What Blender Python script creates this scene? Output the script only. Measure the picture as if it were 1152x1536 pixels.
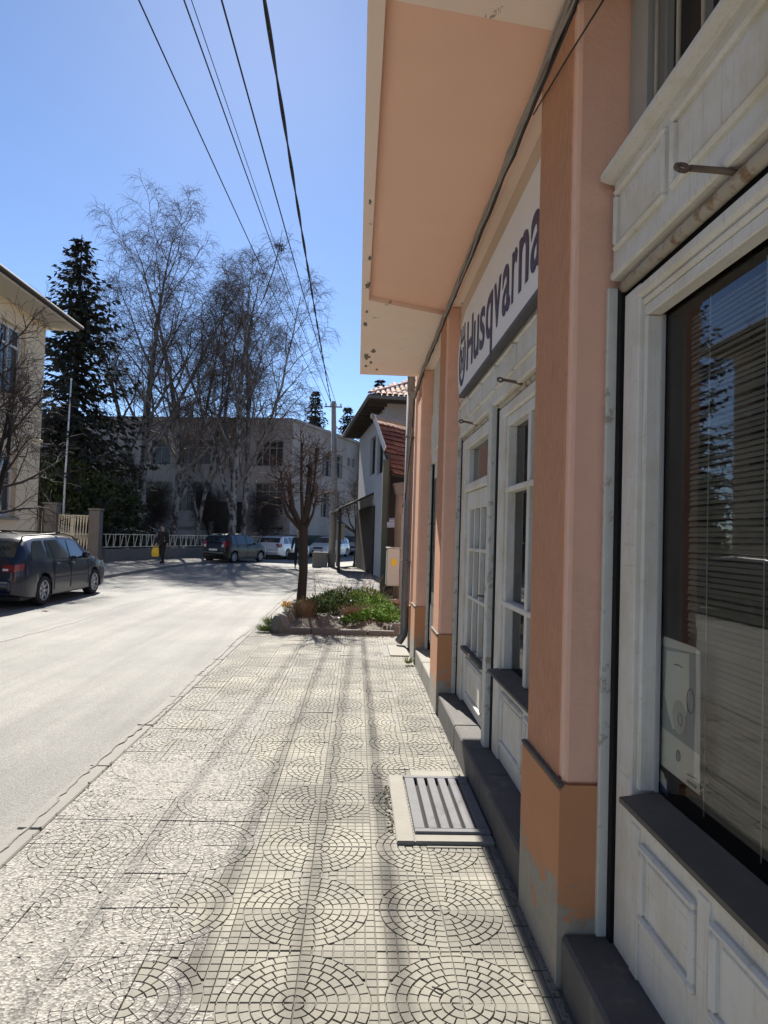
import bpy, math, random
from mathutils import Vector, Matrix
for o in list(bpy.data.objects): bpy.data.objects.remove(o)
SC = bpy.context.scene
COL = SC.collection
rad = math.radians
# ------------------------------------------------------------------ camera
FPX, HC = 1010.0, 1.65
yaw, pitch, roll = math.atan(40/FPX), rad(2.0), rad(1.75)
FW = Vector((math.sin(yaw)*math.cos(pitch), math.cos(yaw)*math.cos(pitch), math.sin(pitch)))
R0 = Vector((math.cos(yaw), -math.sin(yaw), 0)); U0 = R0.cross(FW)
RT = R0*math.cos(roll) + U0*math.sin(roll); UP = U0*math.cos(roll) - R0*math.sin(roll)
CAM = Vector((0, 0, HC))
cd = bpy.data.cameras.new('camera'); cam = bpy.data.objects.new('camera', cd); COL.objects.link(cam)
cd.sensor_fit = 'VERTICAL'; cd.sensor_height = 36.0; cd.lens = 36.0*FPX/1536.0
cd.clip_start = 0.05; cd.clip_end = 3000
cam.matrix_world = Matrix(((RT.x, UP.x, -FW.x, 0), (RT.y, UP.y, -FW.y, 0), (RT.z, UP.z, -FW.z, HC), (0, 0, 0, 1)))
SC.camera = cam
# ------------------------------------------------------------------ sky, sun, exposure
SUN_AZ, SUN_EL = 9.3, 40.0          # degrees left of the street direction (+Y), above the horizon
world = bpy.data.worlds.new('World'); SC.world = world; world.use_nodes = True
wn = world.node_tree; bg = wn.nodes['Background']
sk = wn.nodes.new('ShaderNodeTexSky'); sk.sky_type = 'NISHITA'; sk.sun_disc = False
sk.sun_elevation = rad(SUN_EL); sk.sun_rotation = rad(-SUN_AZ); sk.altitude = 2000
sk.air_density = 0.9; sk.dust_density = 0.45; sk.ozone_density = 4.5
wn.links.new(sk.outputs[0], bg.inputs[0]); bg.inputs[1].default_value = 0.068
sl = bpy.data.lights.new('sun', 'SUN'); sl.energy = 4.6; sl.angle = rad(0.5); sl.color = (1, .95, .87)
so = bpy.data.objects.new('sun', sl); COL.objects.link(so)
SD = Vector((-math.sin(rad(SUN_AZ))*math.cos(rad(SUN_EL)), math.cos(rad(SUN_AZ))*math.cos(rad(SUN_EL)), math.sin(rad(SUN_EL))))
so.rotation_euler = SD.to_track_quat('Z', 'Y').to_euler(); so.location = (0, 0, 30)
SC.view_settings.view_transform = 'Standard'; SC.view_settings.look = 'None'
SC.view_settings.exposure = 1.35; SC.view_settings.gamma = 1

# ------------------------------------------------------------------ photo pixel -> point on a known surface
def ray(x, y): return FW + RT*((x-576)/FPX) + UP*((768-y)/FPX)
def G(x, y, z=0.0): d = ray(x, y); return CAM + d*((z-HC)/d.z)
def PX(x, y, X): d = ray(x, y); return CAM + d*(X/d.x)
def PY(x, y, Y): d = ray(x, y); return CAM + d*(Y/d.y)

# ------------------------------------------------------------------ mesh collector and object helpers
W = {}
class MB:
    def __init__(s): s.v = []; s.f = []
    def add(s, vs, fs):
        b = len(s.v); s.v += [tuple(v) for v in vs]; s.f += [tuple(b+i for i in f) for f in fs]; return s
    def quad(s, a, b, c, d): return s.add([a, b, c, d], [(0, 1, 2, 3)])
    def box(s, x0, x1, y0, y1, z0, z1, bev=0.0):
        if bev <= 0:
            return s.add([(x0,y0,z0),(x1,y0,z0),(x1,y1,z0),(x0,y1,z0),(x0,y0,z1),(x1,y0,z1),(x1,y1,z1),(x0,y1,z1)],
                         [(3,2,1,0),(4,5,6,7),(0,1,5,4),(1,2,6,5),(2,3,7,6),(3,0,4,7)])
        b = min(bev, (x1-x0)*.45, (y1-y0)*.45, (z1-z0)*.45)
        vs = []
        for z, k in ((z0, b), (z0+b, 0), (z1-b, 0), (z1, b)):
            for x, y in ((x0+b, y0+k), (x1-b, y0+k), (x1-k, y0+b), (x1-k, y1-b), (x1-b, y1-k), (x0+b, y1-k), (x0+k, y1-b), (x0+k, y0+b)):
                vs.append((x, y, z))
        fs = [tuple(range(7, -1, -1)), tuple(range(24, 32))]
        for r in range(3):
            for i in range(8): j = (i+1) % 8; fs.append((r*8+i, r*8+j, r*8+8+j, r*8+8+i))
        return s.add(vs, fs)
    def obox(s, c, ax, ay, az):      # oriented box: centre and three half-axis vectors
        c, ax, ay, az = Vector(c), Vector(ax), Vector(ay), Vector(az)
        vs = [c+ax*i+ay*j+az*k for k in (-1, 1) for i, j in ((-1,-1),(1,-1),(1,1),(-1,1))]
        return s.add(vs, [(3,2,1,0),(4,5,6,7),(0,1,5,4),(1,2,6,5),(2,3,7,6),(3,0,4,7)])
    def bar(s, a, b, w, h, up=(0,0,1)):  # rectangular bar between two points
        a, b = Vector(a), Vector(b); d = b-a; L = d.length; d = d/L
        u = Vector(up); sd = d.cross(u)
        if sd.length < 1e-4: sd = d.cross(Vector((1, 0, 0)))
        sd.normalize(); u = sd.cross(d)
        return s.obox((a+b)/2, d*L/2, sd*w/2, u*h/2)
    def tube(s, path, rr, n=6, cap=True):
        P = [Vector(p) for p in path]; m = len(P); vs = []; fs = []
        if not isinstance(rr, (list, tuple)): rr = [rr]*m
        ref = None
        for i in range(m):
            d = (P[min(i+1, m-1)]-P[max(i-1, 0)])
            d = d.normalized() if d.length > 1e-9 else Vector((0, 0, 1))
            if ref is None: ref = Vector((1, 0, 0)) if abs(d.x) < .8 else Vector((0, 1, 0))
            ref = (ref - d*ref.dot(d)); 
            ref = ref.normalized() if ref.length > 1e-6 else d.orthogonal().normalized()
            q = d.cross(ref)
            for k in range(n):
                a = 2*math.pi*k/n; vs.append(P[i]+(ref*math.cos(a)+q*math.sin(a))*rr[i])
        for i in range(m-1):
            for k in range(n): j = (k+1) % n; fs.append((i*n+k, i*n+j, i*n+n+j, i*n+n+k))
        if cap: fs.append(tuple(range(n-1, -1, -1))); fs.append(tuple((m-1)*n+k for k in range(n)))
        return s.add(vs, fs)
    def prism(s, poly, off):         # extrude 3-D polygon by a vector
        n = len(poly); P = [Vector(p) for p in poly]; o = Vector(off)
        return s.add(P+[p+o for p in P], [tuple(range(n-1, -1, -1)), tuple(range(n, 2*n))]+[(i, (i+1) % n, n+(i+1) % n, n+i) for i in range(n)])
    def lathe(s, prof, n=16, M=None):  # (r, z) profile round z
        vs = []; fs = []; m = len(prof)
        for r, z in prof:
            for k in range(n):
                a = 2*math.pi*k/n; p = Vector((r*math.cos(a), r*math.sin(a), z)); vs.append(M @ p if M else p)
        for i in range(m-1):
            for k in range(n): j = (k+1) % n; fs.append((i*n+k, i*n+j, i*n+n+j, i*n+n+k))
        return s.add(vs, fs)
    def build(s, name, mat, parent=None, smooth=False):
        me = bpy.data.meshes.new(name); w = W.get(parent, Vector((0, 0, 0)))
        me.from_pydata([(a-w.x, b-w.y, c-w.z) for a, b, c in s.v], [], s.f)
        if mat: me.materials.append(M_[mat] if isinstance(mat, str) else mat)
        if smooth:
            for p in me.polygons: p.use_smooth = True
        me.update()
        o = bpy.data.objects.new(name, me); COL.objects.link(o)
        if parent: o.parent = parent
        W[o] = w
        return o
def thing(name, label, cat, loc=(0,0,0), group=None, local=False):
    o = bpy.data.objects.new(name, None); COL.objects.link(o); o.location = loc
    W[o] = Vector((0,0,0)) if local else Vector(loc); o.empty_display_size = .1
    return tag(o, label, cat, group)
def tag(o, label, cat, group=None):
    o['label'] = label; o['category'] = cat
    if group: o['group'] = group
    return o
def struct(o): o['kind'] = 'structure'; return o
def stuff(o): o['kind'] = 'stuff'; return o
def own(o, loc):                     # move a one-mesh thing's origin to its base
    loc = Vector(loc)
    o.data.transform(Matrix.Translation(-loc)); o.location = loc; return o
def inst(name, me, parent, loc, rz=0.0, mat=None):
    o = bpy.data.objects.new(name, me); COL.objects.link(o); o.parent = parent
    o.location = Vector(loc)-W.get(parent, Vector((0,0,0))); o.rotation_euler = (0, 0, rz); return o
def copy_tree(o, parent=None):
    c = o.copy(); COL.objects.link(c); c.parent = parent
    for ch in list(o.children): copy_tree(ch, c)
    return c

# ------------------------------------------------------------------ procedural materials
M_ = {}
def nd(nt, t, **kw):
    n = nt.nodes.new(t)
    for k, v in kw.items(): setattr(n, k, v)
    return n
def noise(nt, co, scale, detail=5, rough=.6, stretch=None):
    if stretch:
        mp = nd(nt, 'ShaderNodeMapping'); mp.inputs['Scale'].default_value = stretch; nt.links.new(co, mp.inputs[0]); co = mp.outputs[0]
    n = nd(nt, 'ShaderNodeTexNoise'); n.inputs['Scale'].default_value = scale; n.inputs['Detail'].default_value = detail; n.inputs['Roughness'].default_value = rough
    nt.links.new(co, n.inputs['Vector']); return n.outputs['Fac']
def ramp(nt, src, a, b, ca=(0,0,0,1), cb=(1,1,1,1)):
    r = nd(nt, 'ShaderNodeValToRGB'); e = r.color_ramp.elements
    e[0].position = a; e[0].color = ca; e[1].position = b; e[1].color = cb
    nt.links.new(src, r.inputs[0]); return r.outputs[0]
def mixc(nt, fac, a, b, typ='MIX'):
    m = nd(nt, 'ShaderNodeMixRGB', blend_type=typ)
    for i, x in ((0, fac), (1, a), (2, b)):
        if isinstance(x, (int, float)): m.inputs[i].default_value = x
        elif isinstance(x, tuple): m.inputs[i].default_value = (*x, 1) if len(x) == 3 else x
        else: nt.links.new(x, m.inputs[i])
    return m.outputs[0]
def pm(name, col, rough=.7, var=.18, scale=6, col2=None, wear=(.55, .7), wscale=5, bump=.15, bscale=60, bdist=.004, metal=0, spec=.4, stretch=None, wstretch=None, rnd=0, coat=0, hook=None):
    m = bpy.data.materials.new(name); m.use_nodes = True; nt = m.node_tree; b = nt.nodes['Principled BSDF']
    tc = nd(nt, 'ShaderNodeNewGeometry').outputs['Position']
    c = mixc(nt, noise(nt, tc, scale, stretch=stretch), tuple(x*(1-var) for x in col), tuple(min(1, x*(1+var)) for x in col))
    if col2: c = mixc(nt, ramp(nt, noise(nt, tc, wscale, 8, .7, wstretch), *wear), c, col2)
    if rnd:
        oi = nd(nt, 'ShaderNodeObjectInfo'); mr = nd(nt, 'ShaderNodeMapRange'); mr.inputs[3].default_value = 1-rnd; mr.inputs[4].default_value = 1+rnd
        nt.links.new(oi.outputs['Random'], mr.inputs[0]); c = mixc(nt, 1.0, c, mr.outputs[0], 'MULTIPLY')
    h = None
    if bump: h = noise(nt, tc, bscale, 6, .6, stretch)
    if hook: c, h = hook(nt, tc, c, h)
    nt.links.new(c, b.inputs['Base Color'])
    if h is not None:
        bp = nd(nt, 'ShaderNodeBump'); bp.inputs['Strength'].default_value = bump or .3; bp.inputs['Distance'].default_value = bdist
        nt.links.new(h, bp.inputs['Height']); nt.links.new(bp.outputs[0], b.inputs['Normal'])
    b.inputs['Roughness'].default_value = rough; b.inputs['Metallic'].default_value = metal; b.inputs['Specular IOR Level'].default_value = spec
    b.inputs['Coat Weight'].default_value = coat; b.inputs['Coat Roughness'].default_value = .05
    M_[name] = m; return m
def vor(nt, co, scale):
    v = nd(nt, 'ShaderNodeTexVoronoi'); v.inputs['Scale'].default_value = scale; nt.links.new(co, v.inputs['Vector']); return v
def h_asphalt(nt, tc, c, h):
    v = vor(nt, tc, 140)
    sp = mixc(nt, ramp(nt, v.outputs['Color'], .3, .9), (.75,.75,.75), (1.25,1.25,1.22))
    c = mixc(nt, 1.0, c, sp, 'MULTIPLY')
    big = ramp(nt, noise(nt, tc, .35, 4, .6), .35, .7, (.78,.78,.78,1), (1.12,1.11,1.08,1)); c = mixc(nt, 1.0, c, big, 'MULTIPLY')
    tr = ramp(nt, noise(nt, tc, 1.0, 5, .6, (2.2,.12,1)), .4, .7, (1.08,1.08,1.07,1), (.80,.80,.80,1)); c = mixc(nt, 1.0, c, tr, 'MULTIPLY')
    return c, v.outputs['Distance']
def h_agg(nt, tc, c, h):            # washed-out aggregate
    v = vor(nt, tc, 95)
    c = mixc(nt, .8, c, ramp(nt, v.outputs['Color'], .2, .9, (.10,.095,.086,1), (.40,.375,.335,1)))
    return c, v.outputs['Distance']
def h_tile(nt, tc, c, h):
    sp = noise(nt, tc, 220, 3, .7); c = mixc(nt, 1.0, c, ramp(nt, sp, .35, .7, (.8,.8,.8,1), (1.1,1.1,1.08,1)), 'MULTIPLY')
    st = ramp(nt, noise(nt, tc, 1.3, 6, .65), .36, .66, (.62,.63,.62,1), (1.10,1.09,1.04,1)); c = mixc(nt, 1.0, c, st, 'MULTIPLY')
    return c, h
def h_rib(nt, tc, c, h):
    w = nd(nt, 'ShaderNodeTexWave', wave_type='BANDS', bands_direction='Y'); w.inputs['Scale'].default_value = 13; w.inputs['Distortion'].default_value = .4; w.inputs['Detail'].default_value = 1; w.inputs['Detail Scale'].default_value = 2.0
    mp = nd(nt, 'ShaderNodeMapping'); mp.inputs['Scale'].default_value = (1,1,.16); nt.links.new(tc, mp.inputs[0]); nt.links.new(mp.outputs[0], w.inputs[0])
    dk = ramp(nt, noise(nt, tc, 1.0, 4, .7, (60,90,22)), .56, .72, (1,1,1,1), (.72,.70,.70,1)); c = mixc(nt, 1.0, c, dk, 'MULTIPLY')
    return c, w.outputs['Color']
def h_plinth(nt, tc, c, h):          # paint flaked off the lower plaster
    sx = nd(nt, 'ShaderNodeSeparateXYZ'); nt.links.new(tc, sx.inputs[0])
    mr = nd(nt, 'ShaderNodeMapRange'); mr.inputs[1].default_value = .0; mr.inputs[2].default_value = .62; mr.inputs[3].default_value = .36; mr.inputs[4].default_value = -.16
    nt.links.new(sx.outputs['Z'], mr.inputs[0])
    ad = nd(nt, 'ShaderNodeMath', operation='ADD'); nt.links.new(mr.outputs[0], ad.inputs[0]); nt.links.new(noise(nt, tc, 7, 7, .68), ad.inputs[1])
    f = ramp(nt, ad.outputs[0], .60, .625)
    c = mixc(nt, f, c, mixc(nt, noise(nt, tc, 25), (.26,.25,.22), (.42,.37,.29)))
    hh = mixc(nt, f, (1,1,1), (.2,.2,.2)); return c, mixc(nt, .25, hh, h)
def h_soffit(nt, tc, c, h):
    sx = nd(nt, 'ShaderNodeSeparateXYZ'); nt.links.new(tc, sx.inputs[0])
    f = ramp(nt, noise(nt, tc, 4.5, 8, .68, (1.5,1,1)), .655, .665)
    return mixc(nt, f, c, (.40,.33,.26)), h
def h_paint(nt, tc, c, h):           # weathered oil paint: grain, hairline cracks, grime
    g1 = noise(nt, tc, 1.0, 6, .7, (90,90,4)); g2 = noise(nt, tc, 1.0, 6, .7, (90,4,90))
    g = ramp(nt, g1, .54, .72, (1,1,1,1), (.74,.70,.63,1)); c = mixc(nt, 1.0, c, g, 'MULTIPLY')
    g = ramp(nt, g2, .60, .72, (1,1,1,1), (.72,.68,.62,1)); c = mixc(nt, 1.0, c, g, 'MULTIPLY')
    y = ramp(nt, noise(nt, tc, 3.0, 6, .65), .46, .72); c = mixc(nt, y, c, (.56,.51,.40))
    d = ramp(nt, noise(nt, tc, 24, 8, .8), .62, .70); c = mixc(nt, d, c, (.33,.29,.24))
    return c, mixc(nt, .5, g1, g2)
def h_birch(nt, tc, c, h):
    f = ramp(nt, noise(nt, tc, 1.0, 4, .7, (3,3,2.2)), .45, .55); return mixc(nt, f, c, (.05,.045,.04)), h
def h_rust(nt, tc, c, h):
    f = ramp(nt, noise(nt, tc, 14, 7, .7), .5, .62); return mixc(nt, f, c, (.25,.15,.08)), h
pm('asphalt', (.235,.232,.22), .85, .08, 3, bump=.5, bdist=.004, hook=h_asphalt, spec=.35)
pm('tar', (.05,.05,.05), .7)
pm('earth', (.115,.10,.075), .95, .3, 2, bump=.6, bscale=12, bdist=.03)
pm('mortar', (.185,.17,.145), .95, .3, 20)
pm('tile', (.28,.264,.23), .8, .14, 9, bump=.3, bscale=240, bdist=.0015, hook=h_tile, rnd=.17, spec=.3)
pm('tile_worn', (.27,.255,.23), .85, .15, 9, bump=.8, bdist=.0045, hook=h_agg, rnd=.06)
pm('kerb', (.22,.21,.19), .9, .2, 6, bump=.5, bscale=120, bdist=.004)
pm('concrete', (.26,.245,.21), .9, .18, 5, col2=(.28,.27,.24), bump=.5, bscale=90, bdist=.004)
pm('dark_stone', (.085,.08,.08), .8, .3, 9, bump=.4, bscale=90)
pm('step_stone', (.10,.095,.09), .85, .3, 7, col2=(.17,.16,.14), bump=.5, bscale=70)
pm('cast_iron', (.20,.20,.205), .9, .15, 20, col2=(.09,.085,.08), metal=0, spec=.15, bump=.2, bscale=200)
pm('black_void', (.006,.006,.007), .9, 0, bump=0)
pm('plaster_rib', (.60,.305,.18), .95, .12, 8, bump=1.0, bdist=.009, hook=h_rib)
pm('plaster', (.78,.47,.35), .92, .09, 5, col2=(.64,.40,.30), wear=(.5,.75), wscale=3, bump=.6, bscale=45, bdist=.005)
pm('plaster_edge', (.80,.53,.41), .92, .08, 9, bump=.35, bscale=90, bdist=.003)
pm('plinth', (.52,.25,.125), .9, .08, 6, bump=.5, bdist=.006, bscale=80, hook=h_plinth)
pm('soffit', (.95,.76,.64), .92, .05, 3, bump=.12, bscale=50, hook=h_soffit)
pm('soffit_panel', (.93,.59,.44), .92, .06, 2, bump=.12, bscale=50)
pm('beige_wall', (.68,.54,.42), .92, .06, 4, bump=.15)
pm('white_paint', (.68,.665,.62), .65, .07, 8, bump=.55, bscale=40, bdist=.003, hook=h_paint)
pm('guide_paint', (.60,.60,.55), .55, .15, 14, col2=(.36,.33,.27), wear=(.55,.62), wscale=12, bump=.2)
pm('grey_paint', (.36,.36,.36), .7, .1, 6, bump=.15)
pm('sill_grey', (.12,.108,.09), .85, .25, 12, bump=.4, bscale=50)
pm('rusty_tube', (.45,.41,.33), .7, .15, 20, hook=h_rust, bump=.3)
pm('iron_dark', (.17,.125,.095), .6, .3, 30, metal=.5)
pm('bar_paint', (.38,.34,.28), .6, .2, 30)
pm('dark_room', (.03,.03,.032), .9, .1)
pm('curtain_grey', (.15,.155,.16), .9, .15, 2, stretch=(1,40,.3))
pm('blind', (.36,.345,.32), .7, .12, 30, rnd=.12)
pm('sign_white', (.80,.80,.80), .45, .03, 3, bump=0)
pm('sign_blue', (.018,.02,.075), .45, .05, bump=0)
pm('sign_edge', (.09,.09,.10), .6, bump=0)
pm('paper', (.95,.96,.96), .6, .04, 12, bump=0); pm('paper_blue', (.52,.59,.64), .6, .18, 9, bump=0); pm('ink', (.13,.15,.17), .6, 0, bump=0); pm('paper_mid', (.72,.74,.75), .6, .05, bump=0)
pm('sticker_blue', (.05,.10,.32), .5, 0, bump=0); pm('sticker_teal', (.12,.30,.30), .5, .1, bump=0)
pm('cable_black', (.025,.025,.027), .6, .2, bump=0); pm('cable_grey', (.30,.26,.23), .7, .25, 15, bump=0)
pm('zinc', (.20,.20,.19), .5, .3, 6, col2=(.13,.10,.08), metal=.5, bump=.1)
pm('yellow_wall', (.72,.60,.41), .95, .06, 2, bump=.3, bscale=70, hook=None)
pm('eave_white', (.60,.56,.47), .85, .06, 3)
pm('roof_dark', (.07,.06,.055), .8, .2)
pm('frame_white', (.62,.62,.60), .6, .06, bump=0)
pm('frame_grey', (.28,.28,.28), .7, .1, bump=0)
pm('pane', (.03,.04,.05), .06, .2, 2, bump=0, spec=.8)
pm('pane_dark', (.015,.017,.02), .25, .2, 2, bump=0, spec=.5)
pm('far_concrete', (.33,.30,.285), .95, .12, .6, col2=(.22,.20,.185), wear=(.45,.72), wscale=.5, wstretch=(1,1,.35), bump=.2, bscale=12)
pm('far_plinth', (.055,.065,.055), .9, .2, 2)
pm('metal_sheet', (.70,.70,.70), .45, .1, bump=0, metal=.3)
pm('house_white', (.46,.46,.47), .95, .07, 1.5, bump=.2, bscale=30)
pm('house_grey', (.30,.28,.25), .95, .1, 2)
pm('timber_dark', (.05,.042,.036), .85, .3, 5, stretch=(8,8,1), bump=.4)
pm('timber_grey', (.25,.19,.135), .9, .3, 5, stretch=(10,10,1.2), bump=.5, bscale=20, bdist=.01)
pm('clay', (.25,.12,.088), .85, .25, 9, col2=(.24,.13,.10), wear=(.5,.7), rnd=.3, bump=.4)
pm('clay_pale', (.50,.29,.21), .85, .25, 9, col2=(.22,.12,.09), wear=(.5,.68), rnd=.3, bump=.4)
pm('bark', (.024,.021,.019), .95, .35, 14, stretch=(1,1,.25), bump=.9, bscale=26, bdist=.02)
pm('twig', (.06,.05,.045), .9, .25, 3, bump=0)
pm('birch_bark', (.26,.25,.235), .85, .12, 3, hook=h_birch, bump=.4, bscale=20)
pm('birch_limb', (.17,.15,.135), .9, .3, 1.5, bump=0)
pm('birch_twig', (.105,.08,.068), .9, .2, .6, bump=0)
pm('spruce', (.042,.046,.036), .95, .4, 2.5, bump=0, spec=.1); pm('thuja', (.05,.068,.025), .9, .45, 3, bump=0)
pm('leaf', (.105,.19,.035), .95, .4, 14, bump=0, rnd=.15, spec=.08); pm('leaf_dark', (.05,.085,.025), .95, .35, 14, bump=0, rnd=.15, spec=.08)
pm('dry_grass', (.23,.16,.10), .9, .35, 25, bump=0); pm('grass', (.15,.20,.05), .8, .4, 20, bump=0)
pm('petal', (.82,.50,.04), .6, .25, 40, bump=0); pm('litter_white', (.6,.6,.58), .6, .1); pm('litter_blue', (.18,.34,.55), .5, .1)
pm('stone', (.15,.14,.125), .9, .3, 12, bump=.7, bscale=30, bdist=.01)
pm('gate_white', (.66,.60,.46), .6, .1, 8, bump=0); pm('pier', (.17,.155,.14), .95, .25, 3, bump=.4, bscale=30)
pm('pole_concrete', (.33,.31,.28), .9, .15, 5, bump=.3)
pm('green_steel', (.035,.055,.045), .5, .2)
pm('cabinet', (.46,.455,.43), .5, .06, 5); pm('warn_yellow', (.75,.50,.02), .5, .05, bump=0)
pm('rubber', (.018,.018,.019), .85, .2, bump=0); pm('rim', (.42,.43,.44), .35, .05, metal=.8, bump=0)
pm('car_navy', (.006,.009,.024), .35, .05, bump=0, coat=.5, spec=.4); pm('car_black', (.008,.009,.010), .4, .05, bump=0, coat=.4, spec=.3)
pm('car_silver', (.52,.54,.56), .32, .03, bump=0, metal=.45, coat=.7); pm('car_white', (.66,.67,.68), .32, .03, bump=0, metal=.2, coat=.7)
pm('car_glass', (.02,.03,.035), .04, 0, bump=0, spec=1.0); pm('trim', (.02,.02,.021), .5, 0, bump=0)
pm('tail_red', (.20,.008,.012), .2, .1, bump=0, coat=.6); pm('lamp_clear', (.72,.74,.76), .12, 0, bump=0, coat=.6); pm('plate', (.75,.75,.74), .5, 0, bump=0)
pm('skin', (.45,.27,.19), .6, .08, 20, bump=0); pm('cloth_black', (.018,.018,.02), .9, .3, 20, bump=.2); pm('cloth_green', (.03,.038,.032), .9, .3, 20, bump=.2)
pm('hair', (.06,.05,.045), .8, .2, bump=0); pm('cap', (.30,.27,.22), .85, .1); pm('bag_yellow', (.72,.48,.03), .5, .1, 9)
pm('nest', (.035,.03,.025), .95, .3)
mg = bpy.data.materials.new('shop_glass'); mg.use_nodes = True; nt = mg.node_tree
for n in list(nt.nodes):
    if n.type != 'OUTPUT_MATERIAL': nt.nodes.remove(n)
fr = nd(nt, 'ShaderNodeFresnel'); fr.inputs[0].default_value = 1.55
tr = nd(nt, 'ShaderNodeBsdfTransparent'); tr.inputs[0].default_value = (.86,.9,.9,1); gl = nd(nt, 'ShaderNodeBsdfGlossy'); gl.inputs['Roughness'].default_value = .0
mx = nd(nt, 'ShaderNodeMixShader'); nt.links.new(fr.outputs[0], mx.inputs[0]); nt.links.new(tr.outputs[0], mx.inputs[1]); nt.links.new(gl.outputs[0], mx.inputs[2])
nt.links.new(mx.outputs[0], [n for n in nt.nodes if n.type == 'OUTPUT_MATERIAL'][0].inputs[0]); M_['glass'] = mg

# ================================================================== THE SETTING
ZR = -0.035                          # road level; the pavement top is z = 0
g = MB(); g.quad((-600,-300,-.09), (600,-300,-.09), (600,900,-.09), (-600,900,-.09)); struct(g.build('ground', 'earth'))
road_pts = [(-8.3,-40), (-1.80,-40), (-1.80,14), (-1.72,24), (-1.75,31), (-1.3,33.5), (0.2,37.5), (6,41), (30,47), (60,52), (60,82), (20,78), (6,74), (2.4,62), (-3.0,50.0), (-5.4,44.5), (-7.0,38), (-8.0,32), (-8.2,24)]
m = MB(); m.add([(x, y, ZR) for x, y in road_pts], [tuple(range(len(road_pts)))]); road = struct(m.build('road', 'asphalt'))
m = MB(); rng = random.Random(5)     # sealed crack running along the carriageway
cp = [G(-20, 968, ZR), G(60, 948, ZR), G(120, 932, ZR), G(178, 910, ZR), G(250, 893, ZR), G(330, 876, ZR)]
P = []
for i in range(len(cp)-1):
    for k in range(8):
        P.append(cp[i].lerp(cp[i+1], k/8)+Vector((rng.uniform(-.025,.025), 0, 0)))
for i in range(len(P)-1):
    w = .022*(1-i/len(P)*.6)
    m.quad(P[i]+Vector((-w,0,.003)), P[i]+Vector((w,0,.003)), P[i+1]+Vector((w,0,.003)), P[i+1]+Vector((-w,0,.003)))
m.build('crack_seal', 'tar', road)

m = MB(); rng = random.Random(15); P = []; y = -2.0
while y < 31:
    P.append((-1.735+.035*math.sin(y*1.7)*math.sin(y*.61+1)+rng.uniform(-.014,.014), y)); y += .06 if y < 14 else .4
for (x, y), (x2, y2) in zip(P, P[1:]): m.add([(-1.83,y,ZR+.001), (x,y,.0035), (x2,y2,.0035), (-1.83,y2,ZR+.001), (x+.012,y,-.02), (x2+.012,y2,-.02)], [(0,1,2,3),(1,4,5,2)])
m.build('asphalt_edge', 'asphalt', road)
# --- pavement: base slab, kerb stones, moulded tiles
m = MB(); m.box(-1.66, 1.6, -8, 34, -.10, -.012)
sw = struct(m.build('sidewalk', 'mortar')); W[sw] = Vector((0,0,0))
rng = random.Random(11)
for i in range(33):
    y = -2.2+i*1.0
    mm = MB(); j = rng.uniform(-.003,.003)
    mm.box(-1.80+j, -1.665, y+.006, y+.994, -.10, -.003+rng.uniform(-.002,.001), .008); mm.build('kerb_stone', 'kerb', sw)
A = .2975
def clip(poly, n, d):
    out = []
    for i in range(len(poly)):
        p, q = poly[i], poly[(i+1) % len(poly)]; a = p[0]*n[0]+p[1]*n[1]-d; b = q[0]*n[0]+q[1]*n[1]-d
        if a >= 0: out.append(p)
        if a*b < 0: t = a/(a-b); out.append((p[0]+(q[0]-p[0])*t, p[1]+(q[1]-p[1])*t))
    return out
def tile_cells():
    cells = []; RC, nr, gp = .272, 7, .0024
    dr = RC/nr
    for k in range(nr):
        r0, r1 = k*dr+(gp if k else 0), (k+1)*dr-gp; n = [1,2,4,5,6,7,8][k]
        for s in range(n):
            ga = gp/((r0+r1)/2); a0 = s*math.pi/2/n+ga; a1 = (s+1)*math.pi/2/n-ga
            q = 2 if n > 2 else 4
            aa = [a0+(a1-a0)*i/q for i in range(q+1)]
            poly = [(r1*math.cos(a), r1*math.sin(a)) for a in aa]
            poly += [(r0*math.cos(a), r0*math.sin(a)) for a in reversed(aa)] if r0 > .003 else [(gp, gp)]
            cells.append(poly)
    N = 7; c = A/N
    for i in range(N):
        for j in range(N):
            x0, x1, y0, y1 = i*c+gp, (i+1)*c-gp, j*c+gp, (j+1)*c-gp
            poly = [(x0,y0),(x1,y0),(x1,y1),(x0,y1)]; cx, cy = (x0+x1)/2, (y0+y1)/2; r = math.hypot(cx, cy)
            poly = clip(poly, (cx/r, cy/r), RC+gp)
            if len(poly) < 3: continue
            ar = abs(sum(poly[t][0]*poly[(t+1)%len(poly)][1]-poly[(t+1)%len(poly)][0]*poly[t][1] for t in range(len(poly))))/2
            if ar > 1.2e-4: cells.append(poly)
    return cells
CELLS = tile_cells()
from mathutils import noise as mn
def wear_at(x, y):                   # how far the moulded face has washed off, in world position
    w = .62*max(0, min(1, (-.15-x)/1.0))*max(0, min(1, (9.5-y)/5.0))
    n = mn.fractal(Vector((x*1.5, y*1.1, 3.3)), 1.0, 2.0, 3)*.55+mn.noise(Vector((x*9, y*9, 7)))*.22
    return w*1.02+n
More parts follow.
